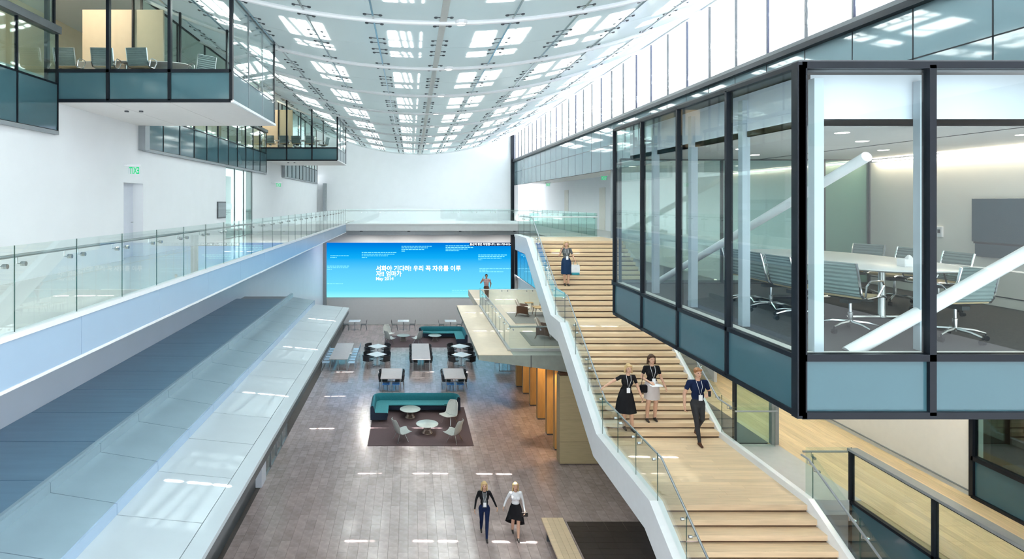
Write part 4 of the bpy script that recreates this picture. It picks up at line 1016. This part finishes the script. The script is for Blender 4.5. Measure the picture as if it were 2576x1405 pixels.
for cx, nm in ((-1.12, 'left'), (2.4, 'right')):
    for dx, sd in ((-0.27, 'left'), (0.27, 'right')): put(bs, (cx + dx, 32.72, zg), 0, f'{sd} blue stool at the near end of the near {nm} table', 'blue stools at the near tables')
    for sx, sd in ((-1, 'left'), (1, 'right')):
        for k, q in ((0, 'near'), (1, 'far')): put(bc, (cx + sx * 0.46, 33.3 + 0.8 * k, zg), -sx * PI / 2, f'black chair, {q} one on the {sd} side of the near {nm} table', 'black chairs of the lobby')
for sx, sd in ((-1, 'left'), (1, 'right')):
    for k, q in enumerate(('nearest', 'second', 'third', 'farthest')): put(bc, (0.6 + sx * 0.46, 37.2 + 0.95 * k, zg), -sx * PI / 2, f'{q} black chair on the {sd} side of the middle long table', 'black chairs of the lobby')
    for k, q in enumerate(('nearest', 'second', 'third', 'fourth', 'fifth', 'farthest')): put(wc_, (-4.5 + sx * 0.80, 37.0 + 0.66 * k, zg), -sx * PI / 2, f'{q} pale wire chair on the {sd} side of the left long table', 'pale wire chairs at the left table')
def ped_table(label_, x, y, rz, first=[]):
    o = thing('square_table', (0, 0, 0), cat='table') if not first else None
    if o:
        part('tabletop', MB().cbox(-0.46, 0.46, -0.46, 0.46, 0.715, 0.74, 0.006), 'white_top', o)
        part('column', MB().lathe([(0.035, 0.02), (0.035, 0.70), (0.10, 0.714)], 12), 'steel', o)
        part('base', MB().box(-0.3, 0.3, -0.03, 0.03, 0, 0.03).box(-0.03, 0.03, -0.3, 0.3, 0, 0.03), 'steel', o)
        first.append(o)
    put(first[0], (x, y, zg), rz, label_, 'small white square tables')
for cx, nm, yy in ((-2.26, 'left', 39.95), (-2.2, 'left', 37.85), (3.27, 'right', 39.95), (3.18, 'right', 37.75)):
    q = 'farther' if yy > 39 else 'nearer'
    ped_table(f'{q} white square table turned diamond-wise on the {nm}', cx, yy, PI / 4)
    for a, w_ in ((PI / 4, 'far right'), (3 * PI / 4, 'far left'), (5 * PI / 4, 'near left'), (7 * PI / 4, 'near right')):
        put(bc, (cx + 0.76 * math.cos(a), yy + 0.60 * math.sin(a), zg), a - PI / 2, f'black chair at the {w_} side of the {q} diamond table on the {nm}', 'black chairs of the lobby')
for cx, nm in ((-4.6, 'left'), (-0.65, 'middle'), (3.17, 'right')):
    ped_table(f'{nm} white square table along the grey end wall', cx, 48.4, 0)
    for s, sd in ((-1, 'left'), (1, 'right')): put(ft, (cx + s * 0.72, 48.4, zg), -s * PI / 2, f'dark wire chair on the {sd} of the {nm} end-wall table', 'dark wire chairs along the end wall')
# ---- bench by the stair
be = thing('wood_bench', (4.43, 16.7, -H), label='long blond wood bench beside the patch of dark tiles', cat='bench')
for k in range(4): part('slat', MB().cbox(-0.34 + k * 0.17 + 0.002, -0.34 + (k + 1) * 0.17 - 0.002, -2.1, 2.1, 0.38, 0.45, 0.004), 'wood_step', be)
for yy in (-1.6, 0, 1.6): part('leg', MB().box(-0.28, 0.28, yy - 0.04, yy + 0.04, 0, 0.38), 'dark_metal', be)
part('rail', MB().box(-0.05, 0.05, -2.0, 2.0, 0.30, 0.38), 'dark_metal', be)
# ---- terrace armchairs and tables
def armchair():
    o = thing('wood_armchair', (0, 0, 0), cat='armchair')
    def sh(off, w0, m, nm, th, zs=0.0):
        prof = [(-0.36, 0.36, 1.0), (-0.15, 0.345, 1.05), (0.08, 0.33, 1.05), (0.17, 0.36, 1.0), (0.25, 0.50, 0.95), (0.33, 0.66, 0.85), (0.40, 0.82, 0.62)]
        rows = [[(w0 * w_ * u, y - off - 0.05 * u * u * (1 if z > 0.4 else 0), z + off * 0.9 + 0.05 * u * u * (1 if z < 0.4 else 0)) for u in (-1, -0.5, 0, 0.5, 1)] for y, z, w_ in prof]
        for nm2, m2, lo, hi in ((nm, m, 0, 4), ('backrest' if nm == 'shell' else 'back_cushion', 'tan_pad', 3, 7)): part(nm2, MB().sheet(rows[lo:hi], th), m2, o, smooth=True)
    sh(0.0, 0.33, 'wood_dark', 'shell', 0.018); sh(0.045, 0.29, 'tan_pad', 'seat_cushion', 0.06)
    for s in (-1, 1):
        rows = [[(s * (0.33 + 0.07 * z_), y, 0.20 + z_ * 0.40 - abs(y - 0.05) * 0.18) for z_ in (0, 0.5, 1)] for y in (-0.30, -0.1, 0.1, 0.28)]
        part('armrest', MB().sheet(rows, 0.018), 'wood_dark', o, smooth=True)
    for sx, sy in ((-1, -1), (1, -1), (-1, 1), (1, 1)): part('leg', MB().tube([(sx * 0.22, sy * 0.18, 0.33), (sx * 0.32, sy * 0.34, 0.0)], [0.024, 0.014], 7), 'wood_dark', o, smooth=True)
    return o
ac = armchair(); zt = F1 + 0.029
put(ac, (5.85, 31.5, zt), 1.35, 'farther dark wood armchair with cream cushion on the terrace'); put(ac, (5.85, 26.45, zt), 1.25, 'nearer dark wood armchair with cream cushion on the terrace')
def low_table(nm, w_, h_):
    o = thing(nm, (0, 0, 0), cat='table')
    part('tabletop', MB().cbox(-w_, w_, -w_ * 0.7, w_ * 0.7, h_ - 0.035, h_, 0.008), 'wood_fin', o)
    for sx, sy in ((-1, -1), (1, -1), (-1, 1), (1, 1)): part('leg', MB().tube([(sx * w_ * 0.8, sy * w_ * 0.5, h_ - 0.03), (sx * w_ * 0.95, sy * w_ * 0.62, 0)], [0.022, 0.014], 7), 'wood_dark', o)
    return o
lt = low_table('low_wood_table', 0.50, 0.46)
put(lt, (6.95, 31.6, zt), 0.05, 'low wooden table beside the farther terrace armchair'); put(lt, (7.05, 26.6, zt), 0.1, 'low wooden table beside the nearer terrace armchair')
ws = low_table('wood_stool', 0.22, 0.44)
put(ws, (6.55, 33.2, F1 + 0.015), 0.1, 'small tan wood stool behind the farther terrace table'); put(ws, (7.35, 33.1, F1 + 0.015), 0.0, 'small tan wood stool half hidden by the white stair side')
# ================================================================== PEOPLE
def capsule(mb, a, ra, b, rb, n=12):
    a, b = Vector(a), Vector(b); t = (b - a); L_ = t.length
    if L_ < 1e-5: return mb.ball(a, ra, n, 8)
    t.normalize(); up = Vector((0, 0, 1)) if abs(t.z) < 0.9 else Vector((1, 0, 0)); x = t.cross(up).normalized(); y = x.cross(t)
    rings = []
    for k in range(1, 5): c = math.cos(PI / 2 * k / 4.6); s = math.sin(PI / 2 * k / 4.6); rings.append((a - t * ra * c, ra * s))
    rings.append((a, ra)); rings.append((b, rb))
    for k in range(4, 0, -1): c = math.cos(PI / 2 * k / 4.6); s = math.sin(PI / 2 * k / 4.6); rings.append((b + t * rb * c, rb * s))
    return mb.loft([[tuple(p + x * r * math.cos(2 * PI * i / n) + y * r * math.sin(2 * PI * i / n)) for i in range(n)] for p, r in rings])
def melt(caps, ells, mats, name, voxel=0.009, smooth=3):
    """caps: (a,ra,b,rb,mat) ells: (centre,(rx,ry,rz),mat) -> one continuous surface; each face takes the colour of the nearest piece"""
    mb = MB()
    for a, ra, b, rb, m in caps: capsule(mb, a, ra, b, rb)
    for c, r, m in ells: mb.ball(c, 1.0, 16, 12, r)
    me = mb.mesh('tmp', mats); o = bpy.data.objects.new('tmp', me); COL.objects.link(o)
    md = o.modifiers.new('r', 'REMESH'); md.mode = 'VOXEL'; md.voxel_size = voxel
    sm = o.modifiers.new('s', 'SMOOTH'); sm.factor = 0.5; sm.iterations = smooth
    bpy.context.view_layer.update()
    out = bpy.data.meshes.new_from_object(o.evaluated_get(bpy.context.evaluated_depsgraph_get())); bpy.data.objects.remove(o)
    out.name = name; out.materials.clear()
    for m in mats: out.materials.append(M[m])
    import numpy as np
    n = len(out.polygons); C_ = np.empty(n * 3); out.polygons.foreach_get('center', C_); C_ = C_.reshape(n, 3)
    best = np.full(n, 9.0); idx = np.zeros(n, dtype=np.int32)
    for a, ra, b, rb, m in caps:
        A = np.array(a); B = np.array(b); AB = B - A; t = np.clip(((C_ - A) @ AB) / max(1e-9, AB @ AB), 0, 1)
        d = np.linalg.norm(C_ - (A + t[:, None] * AB), axis=1) - (ra + (rb - ra) * t)
        k = d < best; best[k] = d[k]; idx[k] = mats.index(m)
    for c, r, m in ells:
        q = (C_ - np.array(c)) / np.array(r); l = np.linalg.norm(q, axis=1); d = (l - 1) * min(r)
        k = d < best; best[k] = d[k]; idx[k] = mats.index(m)
    out.polygons.foreach_set('material_index', idx); out.polygons.foreach_set('use_smooth', [True] * n); out.update()
    return out
def hand(caps, wrist, d, side, skin, curl=0.5, palm_dir=None):
    d = Vector(d).normalized(); w_ = Vector(wrist)
    ax = Vector((0, -1, 0)) if palm_dir is None else Vector(palm_dir).normalized()     # across the palm, thumb side
    ax = (ax - d * ax.dot(d)).normalized(); nn = d.cross(ax).normalized() * side        # out of the palm
    for k in range(3):
        o_ = ax * (k - 1) * 0.022
        caps.append((tuple(w_ + d * 0.02 + o_ * 0.6), 0.016, tuple(w_ + d * 0.085 + o_), 0.015, skin))
    for k, ln in enumerate((0.070, 0.080, 0.076, 0.058)):
        b = w_ + d * 0.09 + ax * (0.031 - 0.021 * k); dd = (d + nn * curl * 0.7).normalized(); m_ = b + dd * ln * 0.55; e = m_ + (d * (1 - curl) + nn * curl * 1.5).normalized() * ln * 0.5
        caps.append((tuple(b), 0.0105, tuple(m_), 0.0095, skin)); caps.append((tuple(m_), 0.0095, tuple(e), 0.0085, skin))
    b = w_ + d * 0.03 + ax * 0.025; m_ = b + (d * 0.6 + ax * 0.8).normalized() * 0.038; e = m_ + (d + nn * curl * 0.6).normalized() * 0.032
    caps.append((tuple(b), 0.013, tuple(m_), 0.011, skin)); caps.append((tuple(m_), 0.011, tuple(e), 0.0095, skin))
def person(label, loc, height, top, bottom, skin='skin', hair='hair_blond', hairstyle='long', shoes='shoe_dark', legs_bare=None, sleeve='long', female=True,
           feet=((-0.10, 0.10, 0.0), (0.10, -0.20, 0.0)), arms=None, lean=0.0, turn=0.0, skirt=None, badge=True, headturn=0.0, extra=None):
    o = thing('person', loc, turn, label=label, cat='person')
    k = height / 1.74; sw_ = 0.165 if female else 0.19; hw = 0.095 if female else 0.085
    lower = legs_bare or bottom
    S_ = lambda v: (v[0] * k, v[1] * k, v[2] * k)
    caps, ells = [], []
    def cap(a, ra, b, rb, m): caps.append((S_(a), ra * k, S_(b), rb * k, m))
    def ell(c, r, m): ells.append((S_(c), S_(r), m))
    up = lambda x_, y_, z_: (x_ + lean * (z_ - 0.9), y_, z_)
    # legs
    for s, (fx, fy, fz) in zip((-1, 1), feet):
        hip = (s * hw, 0.0, 0.90); ank = (fx, fy, 0.085 + fz)
        mid = [(hip[i] + ank[i]) / 2 for i in range(3)]; d_ = math.dist(hip, ank); bend = math.sqrt(max(0.0, 0.413 ** 2 - (d_ / 2) ** 2))
        knee = (mid[0], mid[1] - bend * 0.98, mid[2] + 0.02)
        th_m = tuple(hip[i] * 0.55 + knee[i] * 0.45 for i in range(3))
        cap(hip, 0.088, th_m, 0.074, bottom); cap(th_m, 0.074, knee, 0.058, lower if not legs_bare else skin); cap(knee, 0.056, (knee[0] * 0.6 + ank[0] * 0.4, knee[1] * 0.6 + ank[1] * 0.4 + 0.02, knee[2] * 0.6 + ank[2] * 0.4), 0.055, lower if not legs_bare else skin)
        cap((knee[0] * 0.6 + ank[0] * 0.4, knee[1] * 0.6 + ank[1] * 0.4 + 0.015, knee[2] * 0.6 + ank[2] * 0.4), 0.052, ank, 0.036, lower if not legs_bare else skin)
        cap((ank[0], ank[1] + 0.03, ank[2] - 0.045), 0.036, (ank[0] * 1.05, ank[1] - 0.13, ank[2] - 0.055), 0.028, shoes)
        cap((ank[0], ank[1] + 0.02, ank[2]), 0.036, (ank[0] * 1.03, ank[1] - 0.05, ank[2] - 0.035), 0.032, shoes)
    # torso
    ell((0, 0.0, 0.93), (0.165 if female else 0.16, 0.115, 0.13), bottom); ell(up(0, 0, 1.10), (0.122 if female else 0.15, 0.095, 0.15), top)
    ell(up(0, 0.0, 1.28), (0.155 if female else 0.175, 0.115, 0.17), top)
    cap(up(-sw_ + 0.03, 0.01, 1.40), 0.050 if female else 0.060, up(sw_ - 0.03, 0.01, 1.40), 0.050 if female else 0.060, top)
    if female:
        for s in (-1, 1): ell(up(s * 0.07, -0.075, 1.27), (0.065, 0.06, 0.065), top)
    cap(up(0, 0.012, 1.42), 0.058, up(0, -0.005, 1.53), 0.050, skin)
    # head
    hc = up(headturn * 0.02, -0.012, 1.62)
    ell(hc, (0.074, 0.092, 0.105), skin); ell((hc[0], hc[1] - 0.030, hc[2] - 0.060), (0.054, 0.058, 0.058), skin)
    cap((hc[0], hc[1] - 0.085, hc[2] + 0.010), 0.010, (hc[0], hc[1] - 0.108, hc[2] - 0.022), 0.013, skin)
    for s in (-1, 1): ell((hc[0] + s * 0.074, hc[1] + 0.012, hc[2] - 0.01), (0.012, 0.022, 0.032), skin)
    # arms
    A = arms or {}
    for s, nm in ((-1, 'l'), (1, 'r')):
        el, wr = A.get(nm, ((s * 0.06, 0.02, -0.27), (s * 0.08, -0.05, -0.52)))
        sh_ = Vector(up(s * sw_, 0.01, 1.40)); e_ = sh_ + Vector(el); w_ = sh_ + Vector(wr)
        lc = top if sleeve in ('long', 'short') else skin; fc = top if sleeve == 'long' else skin
        mid_ = sh_ * 0.45 + e_ * 0.55
        cap(tuple(sh_), 0.048 if female else 0.058, tuple(mid_), 0.044 if female else 0.050, lc); cap(tuple(mid_), 0.040 if female else 0.046, tuple(e_), 0.036 if female else 0.042, lc if sleeve == 'long' else skin)
        cap(tuple(e_), 0.035 if female else 0.041, tuple(w_), 0.026 if female else 0.029, fc)
        hc_ = []; hand(hc_, tuple(w_), (w_ - e_), s, skin, 0.55 if nm not in A else 0.75, (0, -1, 0.2) if abs((w_ - e_).normalized().y) < 0.8 else (-s, 0, 0.3))
        for q in hc_: cap(q[0], q[1], q[2], q[3], q[4])
    mats = []
    for q in caps + ells:
        if q[-1] not in mats: mats.append(q[-1])
    link(melt(caps, ells, mats, 'body'), 'body', o)
    # face
    eye = MB()
    for s in (-1, 1): eye.ball((S_((hc[0] + s * 0.030, hc[1] - 0.083, hc[2] + 0.012))), 0.0105 * k, 8, 6, (1.2, 0.7, 0.7))
    part('eyes', eye, 'eye_dark', o); part('mouth', MB().ball(S_((hc[0], hc[1] - 0.085, hc[2] - 0.058)), 0.022 * k, 8, 6, (1, 0.45, 0.35)), 'lips', o)
    # hair
    hcap, hell = [], []
    hell.append((S_((hc[0], hc[1] + 0.022, hc[2] + 0.028)), S_((0.086, 0.098, 0.100)), hair))
    hcap.append((S_((hc[0] - 0.05, hc[1] - 0.062, hc[2] + 0.078)), 0.024 * k, S_((hc[0] + 0.05, hc[1] - 0.060, hc[2] + 0.080)), 0.024 * k, hair))
    if hairstyle in ('long', 'bob'):
        ln = 0.27 if hairstyle == 'long' else 0.11
        for a in [PI * (0.0 + 1.0 * i / 10) for i in range(11)]:
            x_, y_ = hc[0] + 0.078 * math.cos(a), hc[1] + 0.02 + 0.085 * math.sin(a)
            hcap.append((S_((x_, y_, hc[2] + 0.04)), 0.026 * k, S_((x_ * 1.25 - hc[0] * 0.25, y_ + 0.012, hc[2] - ln * (0.9 + 0.2 * (abs(math.cos(a)))))), 0.022 * k, hair))
    link(melt(hcap, hell, [hair], 'hair', 0.011, 2), 'hair', o)
    if skirt:
        mat_, prof = skirt
        n = 40; rs = []
        for i, (r, z, ysh, fold) in enumerate(prof):
            rs.append([S_((r * math.cos(t) * (1 + fold * math.sin(7 * t)), ysh + r * 0.86 * math.sin(t) * (1 + fold * math.sin(7 * t)), z if not callable(z) else z(t))) for t in [2 * PI * j / n for j in range(n)]])
        part('skirt', MB().loft(rs, False), mat_, o, smooth=True)
    if badge:
        part('lanyard', MB().tube([S_(up(-0.06, -0.05, 1.45)), S_(up(-0.05, -0.13, 1.33)), S_(up(0, -0.135, 1.14)), S_(up(0.05, -0.13, 1.33)), S_(up(0.06, -0.05, 1.45))], 0.005, 4), 'paper', o)
        part('name_badge', MB().cbox(*[v * k for v in (up(0, 0, 1.08)[0] - 0.045, up(0, 0, 1.08)[0] + 0.045, -0.150, -0.143, 1.02, 1.15)], 0.002), 'paper', o)
    if extra: extra(o, k, S_, up)
    return o
def pocket_item(name, label, cat, loc, mb, m, rz=0.0):
    o = thing(name, loc, rz, label=label, cat=cat); 
    for nm, b, mm in mb: part(nm, b, mm, o, smooth=False)
    return o
pencil = lambda m, hem=0.50: (m, [(0.138, 1.07, 0, 0), (0.188, 0.93, 0, 0), (0.198, 0.75, -0.01, 0), (0.200, hem, -0.015, 0.01)])
# on the ground floor
def blazer(o, k, S_, up):
    part('shirt_front', MB().sheet([[S_((x_ * w2, -0.128 + 0.3 * x_ * x_ * 0.3, z)) for x_ in (-0.5, 0, 0.5)] for z, w2 in ((1.44, 0.09), (1.30, 0.13), (1.10, 0.12), (0.98, 0.14))], 0.006), 'cloth_grey', o)
person('woman in black blazer and dark jeans with long blond hair crossing the lobby', (2.26, 18.5, -H), 1.73, 'cloth_black', 'cloth_navy', hairstyle='long', feet=((-0.07, 0.25, 0.06), (0.05, -0.22, 0.0)),
       arms={'l': ((-0.09, 0.04, -0.27), (-0.13, -0.02, -0.51)), 'r': ((0.12, 0.06, -0.25), (0.22, 0.04, -0.47))}, extra=blazer)
person('woman in white blouse and long black skirt walking in the lobby', (3.23, 18.5, -H), 1.71, 'cloth_white', 'cloth_black', legs_bare='skin', hairstyle='long', badge=False,
       feet=((-0.06, 0.22, 0.05), (0.05, -0.20, 0.0)), arms={'l': ((-0.12, 0.05, -0.24), (-0.20, 0.0, -0.42)), 'r': ((0.08, 0.02, -0.27), (0.10, -0.10, -0.50))},
       skirt=('cloth_black', [(0.126, 1.08, 0, 0), (0.18, 0.95, 0, 0), (0.23, 0.74, 0.02, 0.04), (0.30, lambda t: 0.44 - 0.20 * math.sin(t) - 0.06 * math.cos(t), 0.06, 0.06)]))
pocket_item('clutch_bag', 'small dark clutch bag in the hand of the woman in white blouse', 'bag', (3.49, 18.36, -H + 0.78), (('pouch', MB().cbox(-0.10, 0.10, -0.02, 0.02, -0.07, 0.07, 0.012), 'shoe_dark'), ('clasp', MB().box(-0.01, 0.01, -0.026, -0.02, 0.03, 0.06), 'steel')), 'shoe_dark')
# on the upper flight
zs_ = mz + r2 * 6; ys_ = mB + t2 * 5 + 0.15
person('woman with short blond hair in grey top and navy skirt descending the upper flight', (5.66, ys_, zs_), 1.64, 'cloth_grey', 'cloth_denim', legs_bare='skin', hairstyle='bob', sleeve='short',
       feet=((-0.06, 0.02, 0.0), (0.06, -0.05, 0.0)), arms={'l': ((-0.11, -0.02, -0.24), (-0.01, -0.10, 0.06)), 'r': ((0.10, 0.0, -0.27), (0.13, -0.16, -0.40))}, skirt=pencil('cloth_denim', 0.46))
pocket_item('tote_bag', 'white and teal tote bag on the arm of the woman on the upper flight', 'bag', (5.95, ys_ - 0.16, zs_ + 0.42), (
    ('bag_body', MB().loft([[(-0.15 * s_, -0.05 * s_, 0), (0.15 * s_, -0.05 * s_, 0), (0.15 * s_, 0.05 * s_, 0), (-0.15 * s_, 0.05 * s_, 0)] if False else [(-0.15 * s_, -0.05, z_), (0.15 * s_, -0.05, z_), (0.15 * s_, 0.05, z_), (-0.15 * s_, 0.05, z_)] for s_, z_ in ((0.8, 0.0), (1.0, 0.10), (1.0, 0.26), (0.9, 0.36))]), 'bag_white'),
    ('bag_base', MB().cbox(-0.14, 0.14, -0.055, 0.055, -0.005, 0.09, 0.01), 'bag_teal'), ('handle', MB().tube([(-0.08, 0, 0.35), (-0.05, 0, 0.46), (0.05, 0, 0.46), (0.08, 0, 0.35)], 0.008, 5), 'bag_teal')), 'bag_white')
# on the middle flight
person('woman in black dress reaching for the handrail on the stair', (5.55, lB + 0.14, LZ + r1), 1.72, 'cloth_black', 'cloth_black', legs_bare='skin', hairstyle='bob', lean=0.10, sleeve='short',
       feet=((-0.02, 0.06, 0.0), (0.14, -0.08, 0.0)), arms={'l': ((-0.25, -0.04, -0.12), (-0.46, -0.10, -0.22)), 'r': ((0.10, 0.0, -0.27), (0.17, -0.08, -0.50))},
       skirt=('cloth_black', [(0.126, 1.10, 0.0, 0), (0.18, 0.95, 0, 0), (0.23, 0.75, 0.0, 0.03), (0.27, 0.50, -0.02, 0.05)]))
person('dark-haired woman in black top and pale skirt holding papers on the stair', (6.32, lB + t1 + 0.14, LZ + r1 * 2), 1.76, 'cloth_black', 'cloth_pinkgrey', legs_bare='skin', hair='hair_brown', hairstyle='bob', sleeve='short', badge=True,
       feet=((-0.12, 0.0, 0.0), (0.10, 0.05, 0.0)), arms={'l': ((-0.09, 0.0, -0.26), (0.04, -0.20, -0.33)), 'r': ((0.09, 0.02, -0.27), (0.14, -0.12, -0.46))}, skirt=pencil('cloth_pinkgrey', 0.60))
pocket_item('paper_sheaf', 'white papers held by the dark-haired woman on the stair', 'papers', (6.33, lB + t1 - 0.14, LZ + r1 * 2 + 1.02), (('sheet', MB().box(-0.16, 0.13, -0.10, 0.10, 0.0, 0.006), 'paper'), ('sheet', MB().box(-0.12, 0.15, -0.09, 0.11, 0.007, 0.012), 'paper')), 'paper', 0.1)
pocket_item('shoulder_bag', 'small black shoulder bag at the hip of the dark-haired woman', 'bag', (6.08, lB + t1 + 0.06, LZ + r1 * 2 + 0.78), (('bag_body', MB().cbox(-0.09, 0.09, -0.05, 0.05, 0, 0.20, 0.02), 'cloth_black'), ('strap', MB().tube([(-0.06, 0, 0.19), (0.0, 0.05, 0.45), (0.09, 0.08, 0.66)], 0.007, 4), 'cloth_black')), 'cloth_black')
person('man in navy shirt and dark trousers stepping onto the wooden landing', (7.2, 15.0, LZ), 1.88, 'cloth_navy', 'cloth_charcoal', hair='hair_ginger', hairstyle='short', female=False, sleeve='short',
       feet=((-0.05, -0.20, 0.0), (0.07, 0.22, 0.10)), arms={'l': ((-0.10, 0.03, -0.27), (-0.14, -0.06, -0.52)), 'r': ((0.10, 0.0, -0.26), (-0.06, -0.22, -0.22))}, shoes='cloth_brown')
pocket_item('phone', 'phone in the hand of the man in navy shirt', 'phone', (7.33, 14.66, LZ + 1.26), (('case', MB().cbox(-0.035, 0.035, -0.006, 0.006, 0, 0.14, 0.004), 'black_metal'), ('screen', MB().box(-0.03, 0.03, 0.006, 0.0075, 0.01, 0.13), 'tv_screen')), 'black_metal')
# on the terrace
person('man in plaid shirt phoning at the far end of the terrace', (4.5, 35.8, F1 + 0.012), 1.70, 'plaid', 'cloth_brown', skin='skin_deep', hair='hair_dark', hairstyle='short', female=False, sleeve='short', badge=False,
       feet=((0.02, 0.12, 0.03), (0.08, -0.12, 0.0)), arms={'l': ((-0.17, -0.06, -0.20), (-0.03, -0.09, 0.08)), 'r': ((0.09, 0.03, -0.26), (0.02, -0.12, -0.44))})
for o in bpy.data.objects:
    if '_loc' in o: del o['_loc']
